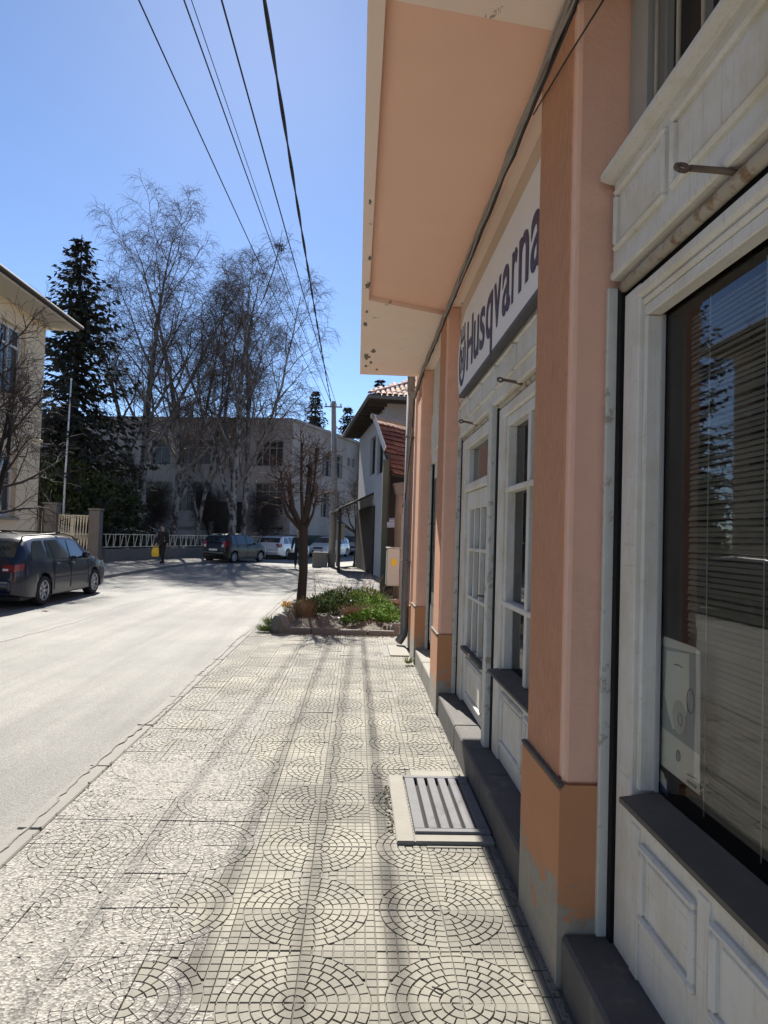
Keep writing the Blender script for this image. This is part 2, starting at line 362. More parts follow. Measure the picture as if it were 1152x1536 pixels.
def tile_mesh(name, ox, oy, rz, seed):
    r = random.Random(seed); V = []; F = []; MI = []; ca, sa = math.cos(rz), math.sin(rz)
    def addp(vs, fs, mi):
        b = len(V); V.extend(vs); F.extend(tuple(b+i for i in f) for f in fs); MI.extend([mi]*len(fs))
    e = .0016; B = [(e,e),(A-e,e),(A-e,A-e),(e,A-e)]
    addp([(x-A/2,y-A/2,-.0065) for x, y in B]+[(x-A/2,y-A/2,-.03) for x, y in B], [(0,1,2,3),(0,4,5,1),(1,5,6,2),(2,6,7,3),(3,7,4,0)], 1)
    for poly in CELLS:
        n = len(poly); mx = sum(p[0] for p in poly)/n; my = sum(p[1] for p in poly)/n
        lx, ly = mx-A/2, my-A/2
        wv = wear_at(ox+lx*ca-ly*sa, oy+lx*sa+ly*ca)+r.uniform(-.05,.05)
        def off(p, d):
            q = math.hypot(p[0]-mx, p[1]-my) or 1; return (p[0]+(p[0]-mx)/q*d-A/2, p[1]+(p[1]-my)/q*d-A/2)
        sides = [tuple(range(n))]+[(i, n+i, n+(i+1)%n, (i+1)%n) for i in range(n)]
        if wv > .70:                 # groove fully gone: stones of the core show
            vs = [(*off(p, .0034), -.0022) for p in poly]; addp(vs+[(a,b,-.0064) for a,b,_ in vs], sides, 2)
        elif wv > .40:               # shallow groove
            vs = [(*off(p, .0004), -.0014) for p in poly]; addp(vs+[(*off(p, .0024), -.0046) for p in poly], sides, 2)
        else:
            zt = r.uniform(-.0009, 0)-(.0022 if r.random() < .03 else 0); vs = [(*off(p, -.0012), zt) for p in poly]+[(*off(p, .0003), -.0062) for p in poly]; addp(vs, sides, 0)
    me = bpy.data.meshes.new(name); me.from_pydata(V, [], F)
    for k in ('tile', 'mortar', 'tile_worn'): me.materials.append(M_[k])
    me.polygons.foreach_set('material_index', MI); me.update(); return me
X0, Y0 = -1.655, 2.437-6*A           # joint grid; circle centres where both indices are right
grate_x0, grate_x1, grate_y0, grate_y1 = .268, .79, 3.66, 4.66
plate = (.425, .80, 9.279, 10.171)
cells = []
for j in range(-3, 45):
    for i in range(8):
        x, y = X0+i*A, Y0+j*A
        if i == 7 and y > 3.6 and y < 4.6: continue
        if i == 7 and y > 9.2 and y < 10.1: continue
        if y > 11.15 and x > -1.2: continue
        cells.append((i, j, x, y))
rng = random.Random(3)
def rot_for(i, j):                   # circle centre lies at even/even corners: turn the tile's (0,0) corner there
    ci = i if (i % 2 == 1) else i+1; cj = j if (j % 2 == 0) else j+1
    return {(True, True): 0, (False, True): math.pi/2, (False, False): math.pi, (True, False): -math.pi/2}[(ci == i, cj == j)]
near = sorted([c for c in cells if c[3] > 1.0], key=lambda c: c[3])
rest = near[296:]; near = near[:296]
for i, j, x, y in near:
    o = inst('tile', tile_mesh('tile', x+A/2, y+A/2, rot_for(i, j), i*100+j), sw, (x+A/2, y+A/2, rng.uniform(-.004, 0)), rot_for(i, j))
    o.rotation_euler = (rng.gauss(0,.006), rng.gauss(0,.006), rot_for(i, j)+rng.gauss(0,.004))
mb = MB()
for i, j, x, y in rest+[c for c in cells if c[3] <= 1.0]:
    a = rot_for(i, j); ca, sa = math.cos(a), math.sin(a); dz = rng.uniform(-.004, .001)
    for poly in CELLS:
        q = [(x+A/2+(p[0]-A/2)*ca-(p[1]-A/2)*sa, y+A/2+(p[0]-A/2)*sa+(p[1]-A/2)*ca, -.001+dz) for p in poly]; n = len(q)
        mb.add(q+[(a_, b_, -.012) for a_, b_, _ in q], [tuple(range(n))]+[(k, n+k, n+(k+1)%n, (k+1)%n) for k in range(n)])
stuff(mb.build('tile', 'tile', sw))
# cut filler strip along the wall, small pieces
mb = MB(); y = -2.0
while y < 11.1:
    if not (grate_y0-.03 < y+.1 < grate_y1+.03):
        for k in range(2): mb.box(.727+k*.034, .727+k*.034+.031, y+.003, y+.145, -.02, -.001+rng.uniform(-.003,.001), .0015)
    y += .149
stuff(mb.build('tile_offcut', 'tile', sw))
# plain slabs further along the pavement, beyond the planting bed
rng = random.Random(8)
mb = MB()
for j in range(40):
    for i in range(9):
        x, y = -1.66+i*.4, 14.0+j*.5
        if x > -.9 and y < 20.5 and x > -1.3: continue
        mb.box(x+.004, x+.396, y+.004, y+.496, -.05, -.002+rng.uniform(-.004,.002), .004)
stuff(mb.build('paving_slab', 'kerb', sw))
# dirt and moss caught beside the drain and along the wall foot
mb = MB(); rng = random.Random(21)
def crumbs(mb, x0, x1, y0, y1, n, smin, smax, z=0.0):
    for _ in range(n):
        x, y, s = rng.uniform(x0,x1), rng.uniform(y0,y1), rng.uniform(smin,smax)
        mb.lathe([(0,z+s*.55),(s*.8,z+s*.3),(s,z)], 5, Matrix.Translation((x,y,0)) @ Matrix.Rotation(rng.uniform(0,6),4,'Z'))
crumbs(mb, .225, .272, 3.8, 4.5, 120, .003, .009); crumbs(mb, .765, .79, 2.0, 3.6, 90, .002, .006); crumbs(mb, .765, .80, 4.7, 9, 120, .002, .008)
crumbs(mb, -.9, .8, 10.95, 11.2, 260, .004, .022); crumbs(mb, -1.6, .7, 2.0, 10, 160, .002, .006)
crumbs(mb, -1.68, -1.64, 2, 12, 150, .003, .008)
stuff(mb.build('dirt', 'earth', sw))
# far pavement by the fence, on the other side of the street
m = MB(); pts = [(-8.3,-40), (-8.2,24), (-8.0,32), (-7.0,38), (-5.4,44.5), (-3.0,50.0), (2.4,62), (1.6,62.5), (-4.4,50), (-7,45), (-9.3,40.6), (-12.5,31.5), (-13.5,24), (-10.5,-40)]
m.prism([(x, y, -.10) for x, y in reversed(pts)], (0,0,.16)); struct(m.build('far_sidewalk', 'kerb'))

# ================================================================== ORANGE SHOP BUILDING
B = thing('shop_building', 'orange plastered shop building with ribbed pillars, overhanging upper floor and white timber shopfronts', 'building', (.79, 2.8, 0))
rng = random.Random(17)
PILL = [(-1.30,-.72), (2.524,3.10), (6.34,6.90), (8.80,9.40)]
ZS = 3.86
for k, (ya, yb) in enumerate(PILL):
    m = MB(); xb = 1.6
    m.prism([(.79,ya,-.02), (xb,ya,-.02), (xb,ya,.735), (.812,ya,.735), (.79,ya,.712)], (0,yb-ya,0)); pl = m.build('plinth', 'plinth', B)
    m = MB(); m.box(.812, xb, ya+.012, yb-.012, .735, ZS, .012); pi = m.build('pillar', 'plaster', B)
    m = MB(); m.box(.806, .83, ya+.085, yb-.03, .737, ZS-.002, .003); m.build('ribbed_render', 'plaster_rib', pi)
    m = MB(); m.tube([(.822+rng.uniform(-.002,.002), ya+.036+rng.uniform(-.003,.003), .74+(ZS-.75)*q/60) for q in range(61)], [.017+rng.uniform(-.0025,.002) for q in range(61)], 8); m.build('edge_bead', 'plaster_edge', pi, True)
    m = MB(); m.box(.785, .81, ya+.01, yb-.005, .722, .739, .004); m.build('plinth_cap', 'sill_grey', pl)
# end wall block past the last pillar
m = MB(); m.box(.84, 1.6, 9.40, 10.30, .60, 6.9); m.build('end_wall', 'plaster', B)
m = MB(); m.box(.82, 1.6, 9.385, 10.31, -.02, .60, .006); m.build('plinth', 'plinth', B)
m = MB(); m.box(1.6, 7, -8, 10.30, -.02, 6.9); m.build('wall', 'plaster', B)
# overhanging upper floor with a sunk soffit panel
XO = -.025; YE = 9.22; ST = ZS+.045
c = [(XO+.075,2.70), (.86,2.83), (.86,6.64), (XO+.07,6.27)]
m = MB()
outer = [(XO,-8), (1.65,-8), (1.65,YE), (XO,YE)]
def z3(p, z): return (p[0], p[1], z)
m.add([z3(p, ZS) for p in ((XO,-8),(.86,-8),(.86,2.83),c[0],(XO,2.70))], [(0,1,2,3,4)][::1])
m.quad(z3((XO,2.70),ZS), z3(c[0],ZS), z3(c[3],ZS), z3((XO,6.27),ZS))
m.add([z3(p, ZS) for p in ((XO,6.27), c[3], c[2], (.86,YE), (XO,YE))], [(0,1,2,3,4)])
m.quad((.86,-8,ZS), (1.65,-8,ZS), (1.65,YE,ZS), (.86,YE,ZS))
for i in range(4):
    p, q = c[i], c[(i+1) % 4]
    m.quad(z3(p,ZS), z3(q,ZS), z3(q,ST), z3(p,ST))
sf = m.build('soffit', 'soffit', B)
m = MB(); m.add([z3(p, ST) for p in c], [(0,1,2,3)]); m.build('soffit_panel', 'soffit_panel', sf)
rng = random.Random(44)
for (x, y, r) in ((.06,8.3,.10), (.13,8.0,.07), (.05,8.75,.05), (.02,7.0,.05), (.03,5.9,.06), (.035,5.3,.035), (.03,6.6,.03), (.2,8.9,.04), (.02,4.4,.025), (.11,8.55,.045)):
    q = [(x+r*rng.uniform(.35,1.1)*math.cos(k*math.pi/9)*.55, y+r*rng.uniform(.35,1.2)*math.sin(k*math.pi/9)*1.7) for k in range(18)]
    m = MB(); m.prism([(max(a, XO+.001), b, ZS-.0005) for a, b in q], (0,0,-.0012)); m.build('bare_patch', 'mortar', sf)
m = MB(); m.box(XO, 1.65, -8, YE, ST+.03, 6.9); m.quad((XO,-8,ZS),(XO,YE,ZS),(XO,YE,ST+.03),(XO,-8,ST+.03)); m.quad((XO,YE,ZS),(1.65,YE,ZS),(1.65,YE,ST+.03),(XO,YE,ST+.03)); m.build('upper_wall', 'soffit', B)
m = MB(); m.box(XO+.01, 7.3, -8.2, 10.3, 6.9, 7.15); m.build('roof', 'roof_dark', B)
# entrance steps
for k, (ya, yb) in enumerate([(-.72,2.524), (3.10,6.34), (6.90,8.80)]):
    m = MB(); n = 3 if k < 2 else 2
    for i in range(n):
        a, b = ya+(yb-ya)*i/n, ya+(yb-ya)*(i+1)/n
        mm = MB(); mm.box(.805, 1.55, a+.002, b-.002, -.02, .195, .012); mm.build('step', 'step_stone' if k < 2 else 'concrete', B)
# inner dark rooms behind the shopfronts
for ya, yb in [(-.72,2.524), (3.10,6.34), (6.90,8.80)]:
    m = MB(); m.box(1.50, 1.59, ya, yb, .195, 3.84); m.build('room_back', 'dark_room', B)

def panel_field(par, X, ya, yb, za, zb, mat='white_paint', d=.018, bw=.022):
    """raised-and-fielded panel: moulding frame with a sunk board, facing -X"""
    m = MB()
    for (y0, y1, z0, z1) in ((ya,yb,za,za+bw),(ya,yb,zb-bw,zb),(ya,ya+bw,za+bw,zb-bw),(yb-bw,yb,za+bw,zb-bw)):
        m.box(X-.018, X+.012, y0, y1, z0, z1, .009)
    p = m.build('panel_moulding', mat, par)
    m = MB(); m.box(X-.004, X+.006, ya+bw+.016, yb-bw-.016, za+bw+.016, zb-bw-.016, .004); m.build('panel_board', mat, p)

def shutter_lintel(ya, yb, z0, z1, nper, X=.945, skip_cornice=False):
    m = MB(); m.box(X, X+.30, ya, yb, z0, z1, .004); l = m.build('lintel_box', 'white_paint', B)
    y = yb-.015
    for w in nper:
        panel_field(l, X-.002, y-w+.02, y-.02, z0+.085, z1-.055); y -= w
    if not skip_cornice:
        m = MB(); m.prism([(X-.055,0,z1), (X-.055,0,z1+.022), (X-.035,0,z1+.035), (X+.12,0,z1+.05), (X+.12,0,z1-.012), (X-.018,0,z1-.012)], (0,yb-ya,0))
        m.v = [(a,b+ya,c_) for a,b,c_ in m.v]; m.build('cornice', 'white_paint', l)
    m = MB(); m.box(X-.012, X+.05, ya, yb, z0-.012, z0+.02, .008); m.build('lower_rail', 'white_paint', l)
    return l
def hook(par, y, z, X=.935, dy=-.02, ln=.075):
    m = MB(); m.tube([(X+.03,y-.05,z-.035),(X,y-.03,z-.02),(X-ln,y,z)], .0095, 6)
    for k in range(12):
        a, b = 2*math.pi*k/12, 2*math.pi*(k+1)/12
        cc = Vector((X-ln-.02, y, z)); r = .017
        m.tube([cc+Vector((math.cos(a)*r,math.sin(a)*r*.5,math.sin(a)*r*.8)), cc+Vector((math.cos(b)*r,math.sin(b)*r*.5,math.sin(b)*r*.8))], .0065, 5)
    m.build('shutter_hook', 'iron_dark', par, True)
def guide(y0, s, z0=.195, z1=2.62, X=.93):
    """roller-shutter guide: white strip, black slot"""
    m = MB(); a, b = sorted((y0, y0+s*.024)); m.box(X, X+.05, a, b, z0, z1, .003); o = m.build('shutter_guide', 'guide_paint', B)
    a, b = sorted((y0+s*.025, y0+s*.062)); m = MB(); m.box(X+.035, X+.10, a, b, z0+.001, z1); m.build('guide_slot', 'black_void', o)

# ---- bay in front: display window ------------------------------------------------
YA, YB = -.72, 2.50
l1 = shutter_lintel(YA, YB, 2.655, 3.03, [.455,.60,.60,.60,.60])
hook(l1, 1.74, 2.66)
guide(2.524, -1)
XF = .975
m = MB(); m.tube([(.972,YA,2.608),(.972,2.455,2.608)], .022, 10); m.build('shutter_roller', 'rusty_tube', B, True)
m = MB(); m.box(1.0, 1.05, YA, 2.46, 2.573, 2.70); m.build('gap_shadow', 'black_void', l1)  # black box put in as the shadow gap behind the roller
wf = MB(); wf.box(XF, 1.06, 2.325, 2.455, .197, 2.575, .006); wf = wf.build('window_frame', 'white_paint', B)
m = MB(); m.box(XF-.003, 1.05, YA, 2.40, 2.522, 2.572, .012); m.build('head_mould', 'white_paint', wf)
m = MB(); m.box(XF+.012, 1.05, YA, 2.38, 2.497, 2.521, .008); m.build('head_mould', 'white_paint', wf)
m = MB(); m.box(XF+.022, 1.05, YA, 2.33, 2.455, 2.496, .004); m.build('head_rail', 'white_paint', wf)
m = MB(); m.box(XF+.018, 1.06, 2.300, 2.325, .80, 2.455, .006); m.build('inner_stile', 'white_paint', wf)
m = MB(); m.box(1.045, 1.06, 2.292, 2.2995, .80, 2.455, .002); m.build('glazing_bead', 'grey_paint', wf)
m = MB(); m.prism([(.925,YA,.765), (.925,YA,.782), (1.06,YA,.800), (1.06,YA,.765)], (0,2.30-YA,0)); m.build('window_sill', 'sill_grey', B)
m = MB(); m.box(XF+.005, 1.06, YA, 2.325, .197, .764, .003); ap = m.build('apron', 'white_paint', B)
m = MB(); m.box(XF-.006, XF+.01, YA, 2.325, .70, .763, .006); m.build('apron_rail', 'white_paint', ap)
y = 2.31
for w in (.45,.45,.45,.45,.45,.45):
    m = MB(); m.box(XF-.004, XF+.012, y-.062, y, .20, .699, .004); m.build('apron_stile', 'white_paint', ap)
    panel_field(ap, XF+.004, y-w+.01, y-.075, .40, .66, bw=.028); y -= w
m = MB(); m.quad((1.062,2.36,.795), (1.062,YA,.795), (1.062,YA,2.50), (1.062,2.36,2.50)); m.build('window_pane', 'glass', B)
# bars in front of the small upper window
m = MB(); m.box(1.01, 1.12, 2.372, 2.524, 3.08, ZS-.002); m.box(1.01, 1.12, YA, 2.372, 3.08, 3.12); m.build('upper_jamb', 'grey_paint', B)
m = MB(); m.box(1.10, 1.12, YA, 2.372, 3.12, ZS-.002); uw = m.build('upper_window', 'pane_dark', B)
m = MB(); m.box(1.075, 1.10, 2.355, 2.372, 3.12, ZS-.003); m.build('window_stile', 'grey_paint', uw)
for y in (2.08, 1.4): m = MB(); m.box(1.075, 1.10, y, y+.03, 3.12, ZS-.003); m.build('window_stile', 'grey_paint', uw)
for k in range(16):
    m = MB(); y = 2.315-.165*k; m.tube([(1.02,y,3.085),(1.02,y,ZS-.002)], .0085, 6); m.build('window_bar', 'bar_paint', uw, True)
# ---- bay with the sign: door and tall window -----------------------------------
YA, YB = 3.10, 6.34
l2 = shutter_lintel(YA, YB, 2.60, 2.93, [.56,.56,.56,.56,.56,.40], skip_cornice=True)
m = MB(); m.box(.93, 1.4, YA, YB, 2.93, ZS-.001); m.build('fascia', 'beige_wall', B)
hook(l2, 4.02, 2.615); hook(l2, 5.55, 2.62)
guide(6.34, -1, z1=2.60)
m = MB(); m.tube([(.985,YA,2.575),(.985,6.30,2.575)], .022, 8); m.build('shutter_roller', 'rusty_tube', B, True)
# central post with double guide
m = MB(); m.box(.925, 1.06, 4.70, 4.80, .197, 2.60, .005); m.build('centre_post', 'guide_paint', B)
m = MB(); m.box(.965, 1.05, 4.645, 4.699, .197, 2.598); m.build('guide_slot', 'black_void', B)
guide(3.10, 1, z1=2.60)
# tall window
wf = MB(); wf.box(.97, 1.06, 4.46, 4.643, .197, 2.55, .006); wf.box(.97, 1.06, 3.17, 3.30, .197, 2.55, .006); wf = wf.build('window_frame', 'white_paint', B)
m = MB(); m.box(.965, 1.05, 3.17, 4.60, 2.47, 2.549, .012); m.build('head_mould', 'white_paint', wf)
m = MB(); m.box(.985, 1.05, 3.30, 4.46, 2.40, 2.468, .004); m.build('head_rail', 'white_paint', wf)
for y in (4.405, 3.84, 3.30): m = MB(); m.box(.985, 1.05, y, y+.055, .80, 2.40, .005); m.build('stile', 'white_paint', wf)
for z in (1.96, 1.21): m = MB(); m.box(.978, 1.05, 3.30, 4.46, z, z+.035, .006); m.build('transom_bar', 'white_paint', wf)
m = MB(); m.prism([(.90,3.17,.765), (.90,3.17,.78), (1.05,3.17,.80), (1.05,3.17,.765)], (0,4.50-3.17,0)); m.build('window_sill', 'sill_grey', B)
m = MB(); m.box(.985, 1.06, 3.17, 4.46, .197, .764, .003); ap = m.build('apron', 'white_paint', B)
m = MB(); m.box(.972, .99, 3.17, 4.46, .70, .763, .005); m.build('apron_rail', 'white_paint', ap)
for a, b in ((3.86,4.40), (3.24,3.80)): panel_field(ap, .983, a, b, .31, .66, bw=.03)
m = MB(); m.quad((1.04,4.46,.80), (1.04,3.30,.80), (1.04,3.30,2.40), (1.04,4.46,2.40)); m.build('window_pane', 'glass', B)
m = MB()
for k in range(40):
    a, b = 4.45-k*.0287, 4.45-(k+1)*.0287
    m.quad((1.10+.02*(k%2),a,.80), (1.10+.02*((k+1)%2),b,.80), (1.10+.02*((k+1)%2),b,2.40), (1.10+.02*(k%2),a,2.40))
tag(own(m.build('net_curtain', 'curtain_grey'), (1.1,3.9,.8)), 'grey pleated curtain hanging inside the tall window next to the shop door', 'curtain')
# door
df = MB(); df.box(.97, 1.06, 6.05, 6.27, .197, 2.55, .006); df.box(.97, 1.06, 4.802, 4.93, .197, 2.55, .006); df = df.build('door_frame', 'white_paint', B)
m = MB(); m.box(.965, 1.05, 4.93, 6.05, 2.45, 2.549, .010); m.build('head_mould', 'white_paint', df)
m = MB(); m.box(.96, 1.05, 4.93, 6.05, 2.06, 2.13, .010); m.build('transom_bar', 'white_paint', df)
for y in (5.98, 4.93): m = MB(); m.box(.985, 1.05, y, y+.07, 2.131, 2.449, .005); m.build('stile', 'white_paint', df)
m = MB(); m.quad((1.03,6.0,2.13), (1.03,4.98,2.13), (1.03,4.98,2.45), (1.03,6.0,2.45)); m.build('window_pane', 'pane', df)
dr = MB(); dr.box(.99, 1.04, 5.90, 6.045, .21, 2.055, .006); dr.box(.99, 1.04, 4.935, 5.08, .21, 2.055, .006); dr.box(.99, 1.04, 5.08, 5.90, 1.90, 2.055, .005); dr.box(.99, 1.04, 5.08, 5.90, .21, .70, .005); dr = dr.build('door', 'white_paint', B)
for y in (5.62, 5.34): m = MB(); m.box(.985, 1.035, y, y+.035, .705, 1.90, .005); m.build('glazing_bar', 'white_paint', dr)
for z in (1.54, 1.13): m = MB(); m.box(.982, 1.035, 5.08, 5.90, z, z+.028, .005); m.build('glazing_bar', 'white_paint', dr)
m = MB(); m.box(.945, 1.0, 5.03, 5.95, .67, .704, .006); m.build('door_sill', 'sill_grey', dr)
panel_field(dr, .988, 5.12, 5.86, .29, .62, bw=.03)
m = MB(); m.quad((1.025,5.9,.70), (1.025,5.08,.70), (1.025,5.08,1.90), (1.025,5.9,1.90)); m.build('window_pane', 'pane', dr)
m = MB(); m.box(.98, .989, 4.985, 5.02, 1.08, 1.30, .003); m.tube([(.985,5.0,1.22),(.94,5.0,1.22),(.935,5.03,1.22),(.935,5.11,1.215)], .009, 8); m.build('handle', 'iron_dark', dr, True)
# ---- narrow third bay, door mostly out of sight ------------------------------
m = MB(); m.box(.95, 1.3, 6.90, 8.80, 2.60, ZS-.001, .004); l3 = m.build('lintel_box', 'white_paint', B)
for a, b in ((7.0,7.8), (7.85,8.7)): panel_field(l3, .948, a, b, 2.72, 3.2)
m = MB(); m.box(.99, 1.06, 6.98, 8.72, .197, 2.60, .004); d3 = m.build('door', 'white_paint', B)
for a, b in ((7.05,7.8), (7.9,8.65)):
    panel_field(d3, .988, a, b, .3, .8); m = MB(); m.box(.985, .995, a, b, .95, 2.4); m.build('window_pane', 'pane', d3)
guide(8.80, -1, z1=2.60); guide(6.90, 1, z1=2.60)
# ---- rain pipe at the end of the facade
m = MB(); m.tube([(.765,10.24,3.86),(.765,10.24,.30),(.755,10.22,.16),(.68,10.16,.06)], .062, 12); m.tube([(.765,10.24,6.9),(.765,10.24,3.8)], .06, 12)
dp = m.build('downpipe', 'zinc', B, True)
for z in (1.25, 3.15): m = MB(); m.tube([(.765,10.24,z),(.765,10.24,z+.04)], .07, 12); m.bar((.78,10.24,z+.02), (.86,10.24,z+.02), .03, .02); m.build('pipe_bracket', 'zinc', dp, True)

# ---- cables clipped along the facade
rng = random.Random(4)
for k in range(6):
    P = []; y = 1.2
    while y < 10.2:
        P.append((.775+.012*(k%3)+rng.uniform(-.007,.007), y, 3.80-.013*(k//2)-.01*math.sin(y*2.1+k)+rng.uniform(-.006,.006) - (.07 if y > 8.6 else 0)*(y-8.6)*1.2)); y += .22
    P = [(.8,-6,3.82)]+P+[(.79,10.15,3.4-.05*k),(.72,10.2,2.4-.1*k),(.70,10.5,2.1)] if k < 3 else [(.8,-6,3.82)]+P
    m = MB(); m.tube(P, .0085 if k != 1 else .012, 6)
    lb = ['grey cable in the bundle clipped along the facade under the soffit', 'thickest grey cable in the bundle under the soffit'][k == 1]
    tag(own(m.build('facade_cable', ['cable_grey','cable_grey','cable_black'][k % 3], None, True), (.79,5,3.8)), ['black cable in the bundle clipped along the facade under the soffit', lb][k % 3 != 2], 'cable', 'facade cable bundle')
m = MB(); a, b = PX(930,-40,.80), PX(800,172,.80); m.tube([a, a.lerp(b,.5)+Vector((-.01,0,-.012)), b], .004, 6)
tag(own(m.build('thin_wire', 'cable_black', None, True), a), 'single thin black wire crossing the top of the ribbed pillar diagonally', 'wire')

# ================================================================== SHOP SIGN
S = thing('shop_sign', 'long white shop sign with dark blue lettering and crowned H logo above the door', 'sign', (.90, 4.5, 2.93))
m = MB(); z0, z1, ya, yb = 2.925, 3.60, 3.09, 6.05
pts = [(ya,z0), (yb-.10,z0), (yb-.02,z0+.10), (yb+.02,z0+.28), (yb-.01,z0+.46), (yb-.12,z0+.60), (yb-.35,z1), (ya,z1)]
m.prism([(.875,y,z) for y, z in pts], (.05,0,0)); m.build('sign_board', 'sign_white', S)
m = MB(); m.box(.873, .928, ya, yb-.11, z0-.03, z0-.001, .002); m.build('sign_edge', 'sign_edge', S)
def text_mesh(body, w, h, name, mat, parent, O, right, upv, nrm, bold=.0, depth=.003):
    cu = bpy.data.curves.new(name, 'FONT'); cu.body = body; cu.size = 1; cu.extrude = .004; cu.offset = bold; cu.resolution_u = 4
    t = bpy.data.objects.new(name, cu); COL.objects.link(t); bpy.context.view_layer.update()
    me = bpy.data.meshes.new_from_object(t.evaluated_get(bpy.context.evaluated_depsgraph_get())); bpy.data.objects.remove(t)
    xs = [v.co.x for v in me.vertices]; caps = [v.co.y for v in me.vertices]
    x0, x1 = min(xs), max(xs); cap = .70 if body[0].isupper() else max(caps)
    wp = W.get(parent, Vector((0,0,0)))
    for v in me.vertices:
        p = Vector(O)+Vector(right)*((v.co.x-x0)/(x1-x0)*w)+Vector(upv)*(v.co.y/cap*h)+Vector(nrm)*(depth+v.co.z*.3); v.co = p-wp
    me.name = name; me.materials.clear(); me.materials.append(M_[mat]); o = bpy.data.objects.new(name, me); COL.objects.link(o); o.parent = parent; W[o] = wp; return o
x = 5.555
for ch, w in zip('Husqvarna', (.33,.262,.243,.275,.265,.262,.175,.262,.265)):
    hh = {'H': .40}.get(ch)
    o = text_mesh(ch, w-.045, .40 if ch == 'H' else .30, 'letter', 'sign_blue', S, (.875,x,3.05), (0,-1,0), (0,0,1), (-1,0,0), bold=.012)
    if ch == 'q':                    # keep the bowl on the x-height and the tail below it
        pass
    x -= w
# logo: ring open at the top with a crown of uprights, H inside
m = MB(); cy, cz = 5.80, 3.20; N = 28
def ell(a, ry, rz): return (cy-ry*math.sin(a), cz-rz*math.cos(a))
for i in range(N):
    a0, a1 = -2.35+4.7*i/N, -2.35+4.7*(i+1)/N
    q = [ell(a0,.17,.225), ell(a1,.17,.225), ell(a1,.125,.175), ell(a0,.125,.175)]
    m.prism([(.8745,y,z) for y, z in q], (-.004,0,0))
for dy in (-.065,.035): m.box(.8705, .8745, cy+dy, cy+dy+.032, cz-.10, cz+.10)
m.box(.8705, .8745, cy-.034, cy+.036, cz-.015, cz+.017)
m.box(.8705, .8745, cy-.12, cy+.12, cz+.165, cz+.195)
for dy in (-.115,-.013,.088): m.box(.8705, .8745, cy+dy, cy+dy+.028, cz+.195, cz+.30)
m.build('logo', 'sign_blue', S)

# ================================================================== DISPLAY WINDOW CONTENTS
BL = thing('window_blind', 'brown slatted blind hanging behind the big display window', 'blind', (1.13, 1.2, .80))
sm = MB(); sm.prism([(-.011,-1.62,-.003), (0,-1.62,.0015), (.011,-1.62,-.001), (.011,-1.62,-.0025), (0,-1.62,0), (-.011,-1.62,-.0045)], (0,3.24,0))
me = sm.build('slat', 'blind'); slat = me.data; bpy.data.objects.remove(me); rng = random.Random(2)
for k in range(92):
    o = inst('slat', slat, BL, (1.13, .62, .82+k*.0177+rng.uniform(-.0015,.0015))); o.rotation_euler = (rng.gauss(0,.0012), rng.gauss(-.75,.05), 0)
for y in (2.10, 1.80, 1.5, 1.2, .6, 0): m = MB(); m.tube([(1.115,y,.80),(1.115,y,2.46)], .002, 4); m.build('ladder_cord', 'paper_mid', BL)
P_ = thing('poster', 'pale grey product poster taped inside the display window', 'poster', (1.045, 2.14, .90))
m = MB(); m.prism([(1.046,2.272,.905), (1.046,2.272,1.325), (1.046,2.24,1.345), (1.046,2.03,1.342), (1.046,1.995,1.333), (1.046,1.985,.90)], (.0015,0,0)); m.build('sheet', 'paper', P_)
def flat(name, pts, X, mat, par): mm = MB(); mm.prism([(X,y,z) for y, z in pts], (.0006,0,0)); return mm.build(name, mat, par)
flat('print', [(2.262,1.035), (2.262,1.31), (1.995,1.325), (1.992,1.02)], 1.0453, 'paper_blue', P_)
flat('print', [(2.225,1.15), (2.215,1.30), (2.06,1.315), (2.055,1.20), (2.075,1.12), (2.12,1.06), (2.165,1.05), (2.195,1.09)], 1.0446, 'paper', P_)
flat('print', [(2.12+.045*math.sin(a), 1.10+.055*math.cos(a)) for a in [i*math.pi/8 for i in range(16)]], 1.0439, 'paper_mid', P_)
m = MB()
for k in range(20):
    a, b = 2*math.pi*k/20, 2*math.pi*(k+1)/20
    for (cy, cz, ry, rz) in ((2.045,1.17,.022,.038), (2.12,.975,.013,.017), (2.11,1.095,.014,.02)):
        m.tube([(1.0432,cy+ry*math.cos(a),cz+rz*math.sin(a)), (1.0432,cy+ry*math.cos(b),cz+rz*math.sin(b))], .0011, 4)
for y0, y1, z0, z1 in ((2.16,2.12,1.262,1.268), (2.06,2.0,.938,.943), (2.24,2.235,1.10,1.2), (2.118,2.122,.962,.99), (2.14,2.10,1.268,1.264)): m.tube([(1.0432,y0,z0),(1.0432,y1,z1)], .0013, 4)
for k in range(7): m.tube([(1.0432,2.06-k*.009,.912),(1.0432,2.057-k*.009,.922)], .0012, 4)
m.build('print', 'ink', P_)
st = thing('window_sticker', 'small blue and white sticker below the poster on the display window', 'sticker', (1.043, 2.2, .82))
flat('sticker_base', [(2.265,.83),(2.265,.885),(2.19,.87),(2.19,.815)], 1.0436, 'sticker_blue', st)
flat('print', [(2.258,.85),(2.258,.875),(2.245,.89),(2.22,.885),(2.21,.872),(2.197,.866),(2.197,.838)], 1.0428, 'sign_white', st)
o = flat('window_sticker', [(2.265,.805),(2.265,.828),(2.235,.822),(2.235,.802)], 1.043, 'sticker_teal', None); tag(own(o, (1.043,2.25,.805)), 'tiny teal sticker just above the dark window sill', 'sticker')

for q_ in [o for o in COL.objects if o.name.startswith(('poster','window_sticker')) and o.parent is None]: q_.location += Vector((.024,.055,-.012))
